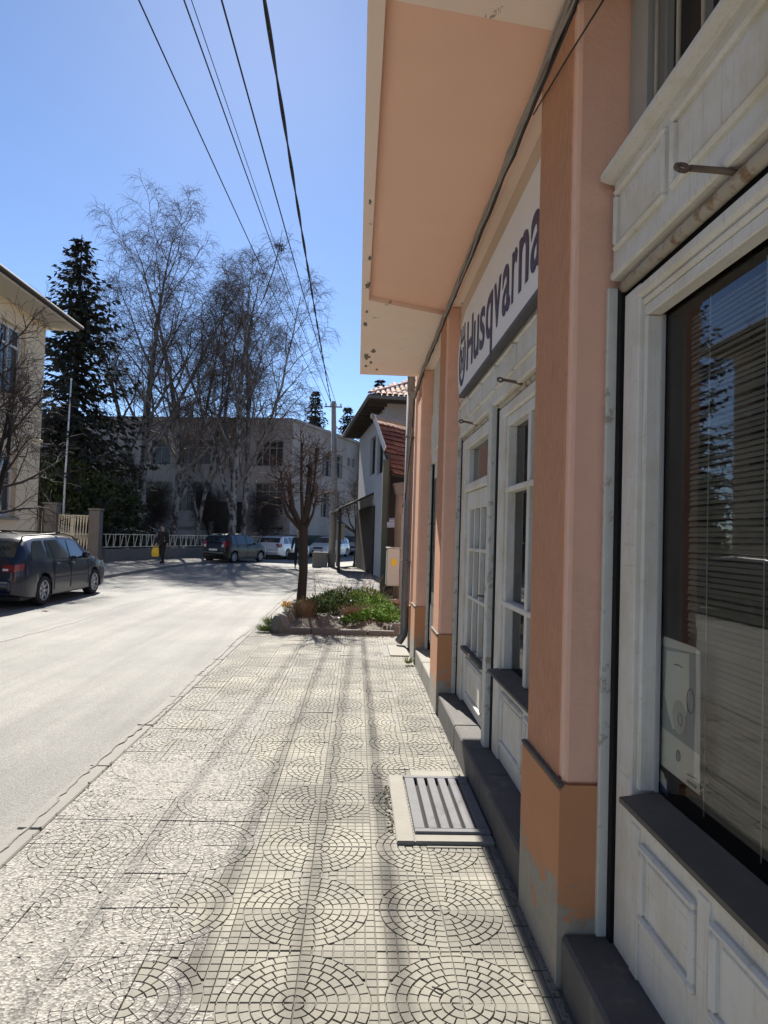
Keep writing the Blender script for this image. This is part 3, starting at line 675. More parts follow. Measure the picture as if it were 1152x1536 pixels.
# ================================================================== DRAIN GRATE AND COVER PLATE
D = thing('drain_grate', 'grey metal drain grate set in a concrete collar beside the shop step', 'drain', (.55, 4.15, 0))
gx0, gx1, gy0, gy1 = .375, .795, 3.755, 4.625
m = MB()
for a in ((grate_x0,gx0-.008,grate_y0,grate_y1), (gx0-.008,.80,grate_y0,gy0-.008), (gx0-.008,.80,gy1+.008,grate_y1)): m.box(a[0], a[1], a[2], a[3], -.02, .016, .006)
m.build('collar', 'concrete', D)
m = MB(); m.box(gx0, gx1, gy0, gy1, -.011, -.009); m.build('pit_shade', 'black_void', D)  # flat black sheet painted as the unlit depth under the bars
for a, b in ((gy0, gy0+.045), (gy1-.045, gy1)): m = MB(); m.box(gx0, gx1, a, b, -.002, .028, .003); m.build('end_bar', 'cast_iron', D)
w = (gx1-gx0)/6
for k in range(6):
    x = gx0+k*w; m = MB(); m.box(x+(0 if k == 0 else .011), x+w-(0 if k == 5 else .011), gy0+.0455, gy1-.0455, -.006, .0275, .003); m.build('bar', 'cast_iron', D)
m = MB(); m.box(plate[0]+.09, plate[1]-.02, plate[2]+.01, plate[3]-.01, -.02, .012, .004); pc = m.build('cover_plate', 'concrete'); tag(own(pc, (.55,9.7,0)), 'flat pale utility cover plate in the pavement before the planting bed', 'cover plate')
m = MB(); m.box(plate[0], plate[0]+.085, plate[2], plate[3], -.02, .0, .003); m.build('plate_surround', 'kerb', sw)
m = MB(); m.box(.4265, .722, 4.664, 4.812, -.03, -.001, .002); m.build('tile_offcut', 'tile', sw)
m = MB(); m.box(.4265, .722, 3.629, 3.657, -.03, -.001, .002); m.build('tile_offcut', 'tile', sw)

# ================================================================== GENERIC BUILDERS
def wall_face(P0, P1, z0, z1, holes, mb, depth=.18, inward=None):
    """front face of a wall between two ground points with rectangular openings (s0, s1, za, zb); adds reveals"""
    P0, P1 = Vector(P0), Vector(P1); d = (P1-P0); L = d.length; d /= L
    n = inward or Vector((d.y, -d.x, 0))
    ss = sorted({0, L} | {h[0] for h in holes} | {h[1] for h in holes}); zs = sorted({z0, z1} | {h[2] for h in holes} | {h[3] for h in holes})
    def pt(s, z, k=0): p = P0+d*s+n*k; return (p.x, p.y, z)
    for i in range(len(ss)-1):
        for j in range(len(zs)-1):
            cs, cz = (ss[i]+ss[i+1])/2, (zs[j]+zs[j+1])/2
            if any(h[0] < cs < h[1] and h[2] < cz < h[3] for h in holes): continue
            mb.quad(pt(ss[i],zs[j]), pt(ss[i+1],zs[j]), pt(ss[i+1],zs[j+1]), pt(ss[i],zs[j+1]))
    for a, b, c_, e in holes:
        for (p, q) in (((a,c_),(b,c_)), ((b,c_),(b,e)), ((b,e),(a,e)), ((a,e),(a,c_))):
            mb.quad(pt(*p), pt(*q), pt(*q,depth), pt(*p,depth))
    return pt
def hit(px, py, P0, P1):             # pixel -> (s, z) on a vertical wall
    P0, P1 = Vector(P0), Vector(P1); d = (P1-P0).normalized(); n = Vector((d.y,-d.x,0)); r = ray(px, py)
    t = (P0-CAM).dot(n)/r.dot(n); p = CAM+r*t; return (p-P0).dot(d), p.z
def window(par, pt, h, depth, pane, frame, fw=.07, nv=1, nh=1, sill=None, name='window'):
    a, b, c_, e = h; m = MB(); m.quad(pt(a,c_,depth-.01), pt(b,c_,depth-.01), pt(b,e,depth-.01), pt(a,e,depth-.01)); w = m.build(name, pane, par)
    def fb(s0, s1, z0, z1):
        m = MB(); k0, k1 = depth-.06, depth-.012
        vs = [pt(s,z,k) for k in (k0,k1) for s, z in ((s0,z0),(s1,z0),(s1,z1),(s0,z1))]
        m.add(vs, [(0,1,2,3),(7,6,5,4),(0,4,5,1),(1,5,6,2),(2,6,7,3),(3,7,4,0)]); m.build('frame', frame, w)
    fb(a, a+fw, c_, e); fb(b-fw, b, c_, e); fb(a+fw, b-fw, c_, c_+fw); fb(a+fw, b-fw, e-fw, e)
    for i in range(1, nv+1): s = a+(b-a)*i/(nv+1); fb(s-fw*.4, s+fw*.4, c_+fw, e-fw)
    for i in range(1, nh+1):
        z = c_+(e-c_)*(.72 if nh == 1 else i/(nh+1)); k = .001
        m = MB(); k0, k1 = depth-.064, depth-.013
        vs = [pt(s,zz,k) for k in (k0,k1) for s, zz in ((a+fw,z-fw*.4),(b-fw,z-fw*.4),(b-fw,z+fw*.4),(a+fw,z+fw*.4))]
        m.add(vs, [(0,1,2,3),(7,6,5,4),(0,4,5,1),(1,5,6,2),(2,6,7,3),(3,7,4,0)]); m.build('frame', frame, w)
    if sill:
        m = MB(); vs = [pt(s,z,k) for k in (-.10,depth) for s, z in ((a-.08,c_-.08),(b+.08,c_-.08),(b+.08,c_),(a-.08,c_))]
        m.add(vs, [(0,1,2,3),(7,6,5,4),(0,4,5,1),(1,5,6,2),(2,6,7,3),(3,7,4,0)]); m.build('sill', sill, w)
    return w

# ================================================================== YELLOW HOUSE ACROSS THE STREET
XL, YC = -9.55, 20.5
Y_ = thing('yellow_house', 'yellow plastered two-storey house with wide pale eaves across the street', 'house', (XL-4, 14, 0))
P0, P1 = (XL, -6, 0), (XL, YC, 0)
wins = []
for top, lo in ((True, 0), (False, 0)):
    s1, za = hit(34, 600 if top else 776, P0, P1); _, zb = hit(34, 500 if top else 688, P0, P1)
    wz = (za, zb+.1)
    s1 = s1 if top else hit(22, 776, P0, P1)[0]
    for k in range(6): wins.append((s1-1.35-3.3*k, s1-3.3*k, wz[0], wz[1]))
wins = [w for w in wins if w[0] > .3]
m = MB(); pt = wall_face(P0, P1, -.1, 7.65, wins, m, .2, Vector((-1,0,0)))
m.quad((XL,YC,-.1), (XL-8,YC,-.1), (XL-8,YC,7.65), (XL,YC,7.65)); m.quad((XL,-6,-.1), (XL-8,-6,-.1), (XL-8,-6,7.65), (XL,-6,7.65)); m.quad((XL-8,-6,-.1), (XL-8,YC,-.1), (XL-8,YC,7.65), (XL-8,-6,7.65))
m.build('wall', 'yellow_wall', Y_)
for h in wins: window(Y_, pt, h, .2, 'pane', 'frame_white', .09, 1, 1, 'concrete')
m = MB(); m.box(XL-.02, XL+.05, -6, YC+.04, 4.12, 4.2, .01); m.build('string_course', 'yellow_wall', Y_)
m = MB(); m.box(XL-9, XL+.80, -7, YC+.45, 7.652, 7.72, .01); ev = m.build('eaves', 'eave_white', Y_)
m = MB(); m.prism([(XL+.88,-7.05,7.722), (XL-4,-7.05,9.9), (XL-9.2,-7.05,7.722)], (0,YC+7.55,0)); m.build('roof', 'roof_dark', Y_)
m = MB(); m.tube([(XL+.88,-7,7.76),(XL+.88,YC+.45,7.76)], .065, 8); m.build('gutter', 'roof_dark', ev, True)

# ================================================================== CONCRETE BUILDING AT THE END OF THE STREET
FA, FB, FC_ = Vector((-24, 51.5, 0)), Vector((-4.8, 48.5, 0)), Vector((0.35, 60.5, 0))
C_ = thing('concrete_building', 'stained grey concrete two-storey building with dark windows behind the birches', 'building', (-12, 50, 0))
ZT = 9.65
def wl(rects, P0, P1):
    out = []
    for x0, x1, y0, y1 in rects:
        s0, z1 = hit(x0, y0, P0, P1); s1, z0 = hit(x1, y1, P0, P1); out.append((min(s0,s1), max(s0,s1), z0, z1))
    return out
fw1 = wl([(228,255,660,697), (272,316,660,697), (384,424,660,700), (214,257,722,768), (267,316,722,768), (383,424,724,770), (120,160,660,697), (160,205,722,768), (385,424,788,796), (215,312,788,797)], FA, FB)
ent = wl([(322,370,752,802)], FA, FB)[0]
m = MB(); pt = wall_face(FA, FB, -.1, ZT, fw1+[ent], m, .35, Vector((0,1,0)))
fw2 = wl([(484,497,678,716), (500,513,680,718), (475,479,672,690), (521,525,686,700), (528,532,688,702), (482,493,733,777), (496,508,735,778), (472,477,732,748)], FB, FC_)
pt2 = wall_face(FB, FC_, -.1, ZT, fw2, m, .3, Vector((-.9,.4,0)).normalized())
m.quad(tuple(FA), (-24,64,0), (-24,64,ZT), (FA.x,FA.y,ZT)); m.quad((-24,64,0), tuple(FC_), (FC_.x,FC_.y,ZT), (-24,64,ZT))
m.add([(FA.x,FA.y,ZT), (FB.x,FB.y,ZT), (FC_.x,FC_.y,ZT), (-24,64,ZT)], [(0,1,2,3)])
m.build('wall', 'far_concrete', C_)
for h in fw1: window(C_, pt, h, .33, 'pane_dark', 'frame_grey', .08, 3 if h[1]-h[0] > 1.5 else 1, 1)
for h in fw2: window(C_, pt2, h, .28, 'pane_dark', 'frame_grey', .07, 1 if h[1]-h[0] > .9 else 0, 1)
m = MB(); m.quad(pt(ent[0],ent[2],.33), pt(ent[1],ent[2],.33), pt(ent[1],ent[3],.33), pt(ent[0],ent[3],.33)); m.build('entrance_door', 'timber_dark', C_)
def band(P0, P1, z0, z1, out, mat, name, ext=0):
    d = (P1-P0).normalized(); n = Vector((-d.y, d.x, 0)); n = n if n.y < 0 or (abs(n.y) < .5 and n.x > 0) else -n
    if (P0-P1).dot(Vector((1,0,0))) < 0 and n.dot(Vector((.3,-1,0))) < 0: n = -n
    m = MB(); p0, p1 = P0-d*ext+n*.001, P1+d*ext+n*.001
    m.prism([(p0.x,p0.y,z0), (p1.x,p1.y,z0), (p1.x,p1.y,z1), (p0.x,p0.y,z1)], n*out); m.build(name, mat, C_)
band(FA, FB, ZT+.002, ZT+.22, .22, 'far_concrete', 'parapet', .0); band(FB, FC_, ZT+.002, ZT+.2, .22, 'far_concrete', 'parapet', .0)
band(FB, FC_, -.1, 1.5, .06, 'far_plinth', 'plinth')
for s0, s1 in ((0, ent[0]-.1), (ent[1]+.1, (FB-FA).length)):
    d = (FB-FA).normalized(); band(FA+d*s0, FA+d*s1, -.1, 1.0, .06, 'far_plinth', 'plinth')
m = MB(); m.prism([(-15,53.5,ZT+.002), (-4.9,52,ZT+.002), (-5.6,54,ZT+.55), (-14.5,56,ZT+.55)], (0,4,0)); m.build('roof_sheet', 'metal_sheet', C_)
cb = thing('notice_frame', 'white metal notice frame standing before the concrete building plinth', 'notice frame', G(433,806,0)+Vector((0,3,0)))
b0 = W[cb]
for dx in (-.55,.55): m = MB(); m.box(b0.x+dx-.04, b0.x+dx+.04, b0.y-.04, b0.y+.04, -.1, 2.0); m.build('post', 'frame_white', cb)
for z in (.55, 1.95): m = MB(); m.box(b0.x-.51, b0.x+.51, b0.y-.035, b0.y+.035, z, z+.08); m.build('rail', 'frame_white', cb)
m = MB(); m.box(b0.x-.51, b0.x+.51, b0.y-.02, b0.y+.02, .63, 1.95); m.build('board', 'frame_grey', cb)

# ================================================================== WHITE HOUSE WITH CLAY TILE ROOF
H_ = thing('white_house', 'white house with dark boarded eaves and a clay tile roof past the shop', 'house', (3, 29, 0))
ang = rad(6.3); dv = Vector((-math.sin(ang), math.cos(ang), 0)); du = Vector((math.cos(ang), math.sin(ang), 0))
E0 = PY(555, 597, 25); ze = E0.z; E0.z = 0
Wc = E0+du*.78+dv*.7                 # wall corner nearest the shop
LW, LS = 9.3, 7.0
def hp(a, b, z): p = Wc+du*a+dv*b; return (p.x, p.y, z)
P0, P1 = Wc, Wc+dv*LW
hw = [h for h in wl([(556,562,660,710), (567,574,650,708)], P0, P1)]
m = MB(); ptw = wall_face(P0, P1, -.1, ze+.05, hw, m, .2, du)
m.quad(hp(0,LW,-.1), hp(LS,LW,-.1), hp(LS,LW,ze), hp(0,LW,ze)); m.quad(hp(LS,0,-.1), hp(LS,LW,-.1), hp(LS,LW,ze), hp(LS,0,ze)); m.build('wall', 'house_white', H_)
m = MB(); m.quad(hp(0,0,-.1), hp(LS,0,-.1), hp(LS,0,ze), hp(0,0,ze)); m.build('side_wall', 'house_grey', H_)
for h in hw: window(H_, ptw, h, .18, 'pane_dark', 'timber_dark', .06, 0, 1)
m = MB(); o_ = .78
m.add([hp(-o_,-.7,ze-.02), hp(LS+.6,-.7,ze-.02), hp(LS+.6,LW+.7,ze-.02), hp(-o_,LW+.7,ze-.02), hp(-o_,-.7,ze+.14), hp(LS+.6,-.7,ze+.14), hp(LS+.6,LW+.7,ze+.14), hp(-o_,LW+.7,ze+.14)], [(3,2,1,0),(4,5,6,7),(0,1,5,4),(1,2,6,5),(2,3,7,6),(3,0,4,7)]); ev = m.build('eaves', 'timber_dark', H_)
for k in range(14):
    m = MB(); b = .2+k*.68; m.bar(hp(-o_+.04,b,ze-.07), hp(.02,b,ze-.07), .09, .10); m.build('rafter_end', 'timber_dark', ev)
m = MB(); rz_ = ze+.15; hr = 2.0
m.add([hp(-o_,-.7,rz_), hp(LS+.6,-.7,rz_), hp(LS+.6,LW+.7,rz_), hp(-o_,LW+.7,rz_), hp(3.2,3.3,rz_+hr), hp(3.2,LW-3.3,rz_+hr)], [(0,1,4),(1,2,5,4),(2,3,5),(3,0,4,5)]); rf = m.build('roof', 'clay', H_)
m = MB(); m.tube([hp(-o_-.04,LW+.7,ze+.06), hp(-o_-.04,-.75,ze+.06), hp(LS+.6,-.75,ze+.06)], .085, 8); m.build('gutter', 'zinc', H_, True)
tm = MB(); N = 6                     # one barrel tile, along +Y, slightly tapered
for k in range(N):
    a0, a1 = math.pi*k/N, math.pi*(k+1)/N
    tm.quad((.10*math.cos(a0),0,.075*math.sin(a0)), (.10*math.cos(a1),0,.075*math.sin(a1)), (.085*math.cos(a1),.46,.062*math.sin(a1)), (.085*math.cos(a0),.46,.062*math.sin(a0)))
    tm.quad((.10*math.cos(a0),0,.075*math.sin(a0)), (.10*math.cos(a1),0,.075*math.sin(a1)), (.085*math.cos(a1),0,.06*math.sin(a1)), (.085*math.cos(a0),0,.06*math.sin(a0)))
t0 = tm.build('roof_tile', 'clay_pale'); tme = t0.data; bpy.data.objects.remove(t0)
slope = math.atan2(hr, 4.0); rng = random.Random(9)
for r in range(9):
    yy = -.78+r*.36*math.cos(slope); zz = rz_+.02+(yy+.7)*hr/4.0
    lo = -o_+ (yy+.7)*1.0
    for k in range(26):
        x = -o_+.10+k*.215
        if x < lo-.05: continue
        o = inst('roof_tile', tme, rf, Vector(hp(x, yy, zz))+Vector((0,0,rng.uniform(-.012,.012)))); o.rotation_euler = Matrix.Rotation(ang,3,'Z').to_4x4().to_euler(); o.rotation_euler = (slope, rng.gauss(0,.03), ang+rng.gauss(0,.025))
# hip tiles
for k in range(10):
    a = Vector(hp(-o_,-.7,rz_+.03)).lerp(Vector(hp(3.2,3.3,rz_+hr+.03)), k/13); o = inst('roof_tile', tme, rf, a); o.rotation_euler = (math.atan2(hr,5.66), 0, ang-math.pi/4); o.scale = (1.2,1,1.2)
# porch roof on the street side
m = MB(); m.prism([hp(-1.5,3.2,2.75), hp(0,3.2,3.5), hp(0,3.2,3.4), hp(-1.5,3.2,2.66)], dv*5.5); m.build('porch_roof', 'timber_dark', H_)
m = MB(); m.prism([hp(-.06,2.6,-.1), hp(-.002,2.6,-.1), hp(-.002,2.6,2.9), hp(-.06,2.6,2.9)], dv*6.6); m.build('porch_boarding', 'timber_dark', H_)
for b in (3.4, 8.5): m = MB(); a = Vector(hp(-1.4,b,0)); m.box(a.x-.06, a.x+.06, a.y-.06, a.y+.06, -.1, 2.72); m.build('porch_post', 'timber_dark', H_)

# ================================================================== LEAN-TO BESIDE THE PIPE
L_ = thing('lean_to', 'old timber lean-to with a red tiled roof and white barge board behind the rain pipe', 'shed', (1.4, 17.3, 0))
tl, tr_, bl_ = PY(562,628,18.0), PY(640,646,18.3), PY(589,708,16.6); br_ = tr_+(bl_-tl)
ux = (tr_-tl); uy = (bl_-tl); nn = ux.cross(uy).normalized(); nn = nn if nn.z > 0 else -nn
m = MB(); m.prism([tl-nn*.05, tr_-nn*.05, br_-nn*.05, bl_-nn*.05], -nn*.06); rf = m.build('roof_deck', 'timber_dark', L_)
NR, NC = 11, 5; rng = random.Random(6)
for r in range(NR):
    for c_ in range(NC):
        a = tl+ux*((c_+.02)/NC)+uy*(r/NR); b = tl+ux*((c_+.98)/NC)+uy*(r/NR); e = uy*(1.22/NR)
        lift = nn*(.03+rng.uniform(0,.022)); m = MB()
        sag = uy*rng.uniform(-.006,.006)
        top = [a-nn*.03+sag, b-nn*.03+sag, b+e+lift+sag, a+e+lift+sag]
        m.prism(top, -nn*.022)
        for q in (.08,.5): p0 = a.lerp(b,q)+sag; p1 = a.lerp(b,q+.14)+sag; m.prism([p0-nn*.028, p1-nn*.028, p1+e+lift+nn*.012, p0+e+lift+nn*.012], -nn*.01)
        m.build('roof_tile', 'clay', rf)
m = MB(); m.bar(tl+nn*.05-ux.normalized()*.03, tl.lerp(bl_,.62)+nn*.05-ux.normalized()*.03, .03, .15, nn); m.build('barge_board', 'frame_white', L_)
m = MB(); m.bar(tl+nn*.06-ux.normalized()*.12, tr_+nn*.06, .16, .07, nn); m.build('ridge_cap', 'concrete', L_)
m = MB(); m.box(.72, .79, 16.7, 19.4, -.1, 3.7); m.build('side_boarding', 'timber_dark', L_)
for k in range(9): m = MB(); y = 16.72+k*.3; m.box(.69, .722, y, y+.26, 1.9, 3.6, .006); m.build('board', 'timber_dark', L_)
m = MB(); m.box(.80, 2.6, 18.9, 19.0, -.1, 4.4); m.build('back_wall', 'timber_dark', L_)
m = MB(); m.tube([(1.02,16.0,0),(1.03,16.0,.9),(1.00,16.02,2.0),(1.03,16.02,2.62)], [.13,.12,.11,.13], 9); m.build('post', 'timber_grey', L_, True)
m = MB(); m.obox((1.03,16.02,2.78), (.16,.02,.03), (-.01,.10,0), (-.04,0,.14)); m.build('post_head', 'stone', L_)
m = MB(); m.obox((1.18,16.05,2.45), (.09,.02,.03), (-.01,.08,0), (-.04,0,.12)); m.build('post_bracket', 'stone', L_)
# shed roof slats, pale
sh = thing('box_shelter', 'small shelter with a pale slatted lid above the electric cabinet', 'shelter', (.95, 17.0, 0))
for k in range(3): m = MB(); m.obox((.92,16.55+.14*k,2.0-.075*(2-k)+.05), (.24,0,.01), (0,.075,.03), (0,-.005,.014)); m.build('lid_board', 'frame_white', sh)
for dx in (-.18,.18): m = MB(); m.box(.92+dx-.03, .92+dx+.03, 16.65, 16.71, -.05, 1.9); m.build('leg', 'green_steel', sh)

# ================================================================== STREET FURNITURE
e = thing('electric_cabinet', 'pale metal electric cabinet with a yellow warning sign on a concrete post', 'cabinet', (.95, 15.3, 0))
m = MB(); m.box(.99, 1.16, 15.22, 15.40, -.05, 2.15, .01); m.build('post', 'concrete', e)
m = MB(); m.box(.70, .985, 15.18, 15.46, .52, 1.36, .008); cbn = m.build('cabinet_body', 'cabinet', e)
m = MB(); m.box(.693, .70, 15.195, 15.445, .55, 1.33, .002); m.build('door', 'cabinet', cbn)
m = MB(); m.box(.715, .97, 15.172, 15.18, .55, 1.33, .002); m.build('door', 'cabinet', cbn)
m = MB(); m.prism([(.80,15.170,.98), (.92,15.170,.98), (.92,15.170,1.10), (.86,15.170,1.16), (.80,15.170,1.10)], (0,-.003,0)); m.build('warning_sign', 'warn_yellow', cbn)
m = MB(); m.box(.68, 1.0, 15.16, 15.48, 1.362, 1.39, .006); m.build('cabinet_lid', 'cabinet', cbn)
gp_ = thing('steel_post', 'dark green square steel post with a base plate by the lean-to', 'post', (.68, 16.42, 0))
m = MB(); m.box(.60, .73, 16.36, 16.48, -.01, 3.5, .006); m.build('shaft', 'green_steel', gp_)
m = MB(); m.box(.52, .81, 16.28, 16.56, -.02, .03, .006); m.build('base_plate', 'green_steel', gp_)
for k, (dx, dy) in enumerate(((-.1,-.1),(.1,-.1),(-.1,.1),(.1,.1))): m = MB(); m.lathe([(.014,.03),(.014,.05),(0,.052)], 6, Matrix.Translation((.665+dx,16.42+dy,0))); m.build('bolt', 'zinc', gp_)
pb = G(497, 850); pole_base = pb
up = thing('utility_pole', 'tall concrete utility pole with a square concrete foot carrying the wires', 'utility pole', (pb.x, pb.y, 0))
PT = PY(493, 602, pb.y)
m = MB(); m.tube([(pb.x,pb.y,-.1), (pb.x+.02,pb.y,4), (PT.x+.25,pb.y,PT.z)], [.19,.16,.12], 10); m.build('shaft', 'pole_concrete', up, True)
m = MB(); m.box(pb.x-.95, pb.x-.22, pb.y-.35, pb.y+.35, -.1, .72, .02); m.build('foot_block', 'concrete', up)
m = MB(); m.bar((PT.x-.20,pb.y-.16,PT.z-.30), (PT.x+.70,pb.y-.16,PT.z-.30), .06, .06); arm = m.build('cross_arm', 'zinc', up)
for k in range(4):
    x = PT.x-.12+.25*k; m = MB(); m.lathe([(0,.12),(.03,.11),(.05,.06),(.03,.04),(.05,0),(.02,-.02)], 8, Matrix.Translation((x,pb.y-.16,PT.z-.24))); m.build('insulator', 'frame_white', arm, True)
pb2 = G(506, 848)
m = MB(); m.box(pb2.x-.09, pb2.x+.09, pb2.y-.09, pb2.y+.09, -.1, 2.1, .01); sp = thing('short_post', 'short concrete post with a metal box next to the utility pole', 'post', (pb2.x,pb2.y,0)); m.build('shaft', 'pole_concrete', sp)
m = MB(); m.box(pb2.x-.14, pb2.x+.32, pb2.y-.26, pb2.y-.092, 1.35, 2.2, .01); m.build('meter_box', 'concrete', sp)
fb_ = PY(95, 775, 33); ft = PY(107, 570, 33)
fp = thing('flagpole', 'thin bare metal flagpole behind the white gate', 'flagpole', (fb_.x, 33, 0))
m = MB(); m.tube([(fb_.x,33,-.1), (fb_.x,33,4), (ft.x,33,ft.z)], [.055,.05,.035], 8); m.build('shaft', 'frame_white', fp, True)
m = MB(); m.lathe([(0,.10),(.06,.05),(.05,0),(0,-.03)], 8, Matrix.Translation((ft.x,33,ft.z))); m.build('finial', 'frame_white', fp, True)
# ---- overhead wires
def wire(name, p, q, r, sag, label):
    p, q = Vector(p), Vector(q); m = MB(); P = []
    for i in range(41): t = i/40; v = p.lerp(q, t); v.z -= sag*4*t*(1-t); P.append(v)
    m.tube(P, r, 5); return tag(own(m.build(name, 'cable_black', None, True), q), label, 'wire', 'overhead wires along the street')
def wire_px(px0, px1, z0, far, r, sag, label):
    a = G(px0[0], px0[1], z0); far = Vector(far); d = (a-far); back = a+d*(14/abs(d.y)); 
    P0_, P1_ = back, far; wire('overhead_wire', P0_, P1_, r, sag, label)
zt = PT.z-.12
wire_px((222,0), None, 8.0, (PT.x-.12,pb.y-.16,zt), .010, .25, 'outermost single overhead wire on the side of the yellow house')
wire_px((287,0), None, 8.0, (PT.x+.13,pb.y-.16,zt), .010, .25, 'one of two close overhead wires, the pair nearer the yellow house')
wire_px((296,0), None, 8.3, (PT.x+.13,pb.y-.16,zt+.03), .006, .22, 'thinnest overhead wire, paired close with a thicker one')
wire_px((343,0), None, 7.9, (PT.x+.38,pb.y-.16,zt), .012, .3, 'overhead wire between the close pair and the thick twisted bundle')
a = G(396,0,7.0)+Vector((0,0,.27)); far = Vector((PT.x+.12,pb.y-.16,PT.z-.05)); d = a-far; bk = a+d*(14/abs(d.y))
tb = thing('cable_bundle', 'thick twisted black overhead cable bundle nearest the shop ending at the pole top', 'cable', tuple(far))
for s in range(2):
    m = MB(); P = []
    for i in range(161):
        t = i/160; v = bk.lerp(far, t); v.z -= .28*4*t*(1-t); th = t*90+s*math.pi; v += Vector((math.cos(th)*.013,0,math.sin(th)*.013)); P.append(v)
    m.tube(P, .0135, 5); m.build('strand', 'cable_black', tb, True)

# ================================================================== FENCE, GATE
FP = [Vector((-11.7,31.6,0)), Vector((-9.2,39.6,0)), Vector((-7.1,44.6,0)), Vector((-4.9,48.0,0))]
FN = thing('fence', 'white zigzag metal railing on a low concrete wall along the far pavement', 'fence', (-9, 40, 0))
bm_ = MB(); bm_.bar((0,0,-.5), (0,0,.5), .035, .02); b0_ = bm_.build('fence_bar', 'gate_white'); bar_me = b0_.data; bpy.data.objects.remove(b0_)
def place_bar(par, a, b, name='bar'):
    a, b = Vector(a), Vector(b); d = b-a; o = bpy.data.objects.new(name, bar_me); COL.objects.link(o); o.parent = par
    o.location = (a+b)/2-W[par]; o.rotation_euler = d.to_track_quat('Z','Y').to_euler(); o.scale = (1,1,d.length); return o
for i in range(3):
    a, b = FP[i], FP[i+1]; L = (b-a).length; d = (b-a)/L
    m = MB(); m.bar(a+Vector((0,0,.25)), b+Vector((0,0,.25)), .3, .75); m.build('low_wall', 'pier', FN)
    n = max(2, int(L/2.0))
    for k in range(n):
        p, q = a+d*(L*k/n+.06), a+d*(L*(k+1)/n-.06); 
        for z in (.72, 1.32): m = MB(); m.bar(p+Vector((0,0,z)), q+Vector((0,0,z)), .035, .035); m.build('rail', 'gate_white', FN)
        nb = 8
        for s in range(nb):
            u0 = p.lerp(q, (s+.1)/nb); u1 = p.lerp(q, (s+.9)/nb); place_bar(FN, (u0 if s % 2 else u1)+Vector((0,0,.72)), (u1 if s % 3 else u0.lerp(u1,.6))+Vector((0,0,1.32)))
gy = 30.5
def gx(px): return PY(px, 800, gy).x
GT = thing('gate', 'white metal double gate with crossing slanted bars between dark concrete piers', 'gate', (gx(110), gy, 0))
zg = PY(110, 772, gy).z
for a, b in ((86,107), (109,135)):
    x0, x1 = gx(a), gx(b)
    for z in (.45, zg-.03, (zg+.45)/2): m = MB(); m.bar((x0,gy,z),(x1,gy,z), .04, .04); m.build('rail', 'gate_white', GT)
    for x in (x0, x1): m = MB(); m.bar((x,gy,.3),(x,gy,zg), .05, .05); m.build('stile', 'gate_white', GT)
    n = 6
    for k in range(n):
        u0, u1 = x0+(x1-x0)*k/n, x0+(x1-x0)*(k+1)/n; place_bar(GT, (u0,gy-.03,.45), (u1,gy-.03,zg-.03)); place_bar(GT, (u1,gy+.03,.45), (u0+.04,gy+.03,zg-.03))
for k, (px, w, h, lb) in enumerate(((143,.24,PY(143,766,gy).z,'dark concrete gate pier where the fence starts'), (77,.28,PY(77,757,gy).z,'dark concrete gate pier on the yellow house side of the double gate'), (56,.14,PY(56,762,gy).z,'narrow dark gate pier next to the yellow house corner'))):
    x = gx(px); pr = thing('gate_pier', lb, 'pier', (x, gy, 0), 'concrete gate piers')
    m = MB(); m.box(x-w, x+w, gy-.22, gy+.22, -.1, h, .02); m.build('shaft', 'pier', pr)
    m = MB(); m.box(x-w-.04, x+w+.04, gy-.26, gy+.26, h+.001, h+.10, .02); m.build('cap', 'pier', pr)
GP = thing('side_gate', 'narrow white slatted side gate between two dark piers', 'gate', (gx(63), gy, 0))
for k in range(5): x = gx(58.5+k*2.2); place_bar(GP, (x,gy,.3), (x+(.05 if k%2 else -.03),gy,zg+.1))
for z in (.5, zg): m = MB(); m.bar((gx(58),gy,z),(gx(68),gy,z), .03, .04); m.build('rail', 'gate_white', GP)

# ================================================================== CARS  (local axes: x forward, y left, z up)
def interp(pts, x):
    if x <= pts[0][0]: return pts[0][1]
    for (a, b), (c_, d) in zip(pts, pts[1:]):
        if x <= c_:
            t = (x-a)/(c_-a) if c_ > a else 1; t2 = t*t*(3-2*t)*.35+t*.65; return b+(d-b)*t2
    return pts[-1][1]
def wheel(t, x, y, r, side):
    Mx = Matrix.Translation((x, y, r)) @ Matrix.Rotation(rad(-90)*side, 4, 'X'); w = .105
    m = MB(); m.lathe([(r*.64,-w),(r*.9,-w),(r*.985,-w*.75),(r,-w*.4),(r,w*.4),(r*.985,w*.75),(r*.92,w),(r*.68,w),(r*.62,w*.6)], 28, Mx); ty = m.build('wheel', 'rubber', t, True)
    m = MB(); m.lathe([(r*.66,w*.85),(r*.66,w*.98),(r*.60,w*.98),(r*.58,w*.45),(0,w*.4)], 28, Mx); m.build('rim_well', 'trim', ty, True)
    m = MB(); m.lathe([(r*.67,w*.80),(r*.67,w*1.0),(r*.60,w*1.0),(r*.585,w*.5)], 28, Mx)
    for k in range(7):
        a = 2*math.pi*k/7; d = Vector((math.cos(a), math.sin(a), 0)); q = Vector((-d.y, d.x, 0))
        P = [d*r*.10-q*r*.075+Vector((0,0,w*.78)), d*r*.10+q*r*.075+Vector((0,0,w*.78)), d*r*.61+q*r*.11+Vector((0,0,w*.9)), d*r*.61-q*r*.11+Vector((0,0,w*.9))]
        m.prism([Mx @ p for p in P], (Mx.to_3x3() @ Vector((0,0,-.03))))
    m.lathe([(r*.16,w*.5),(r*.16,w*.95),(r*.1,w),(0,w)], 12, Mx); m.build('rim', 'rim', ty, True)
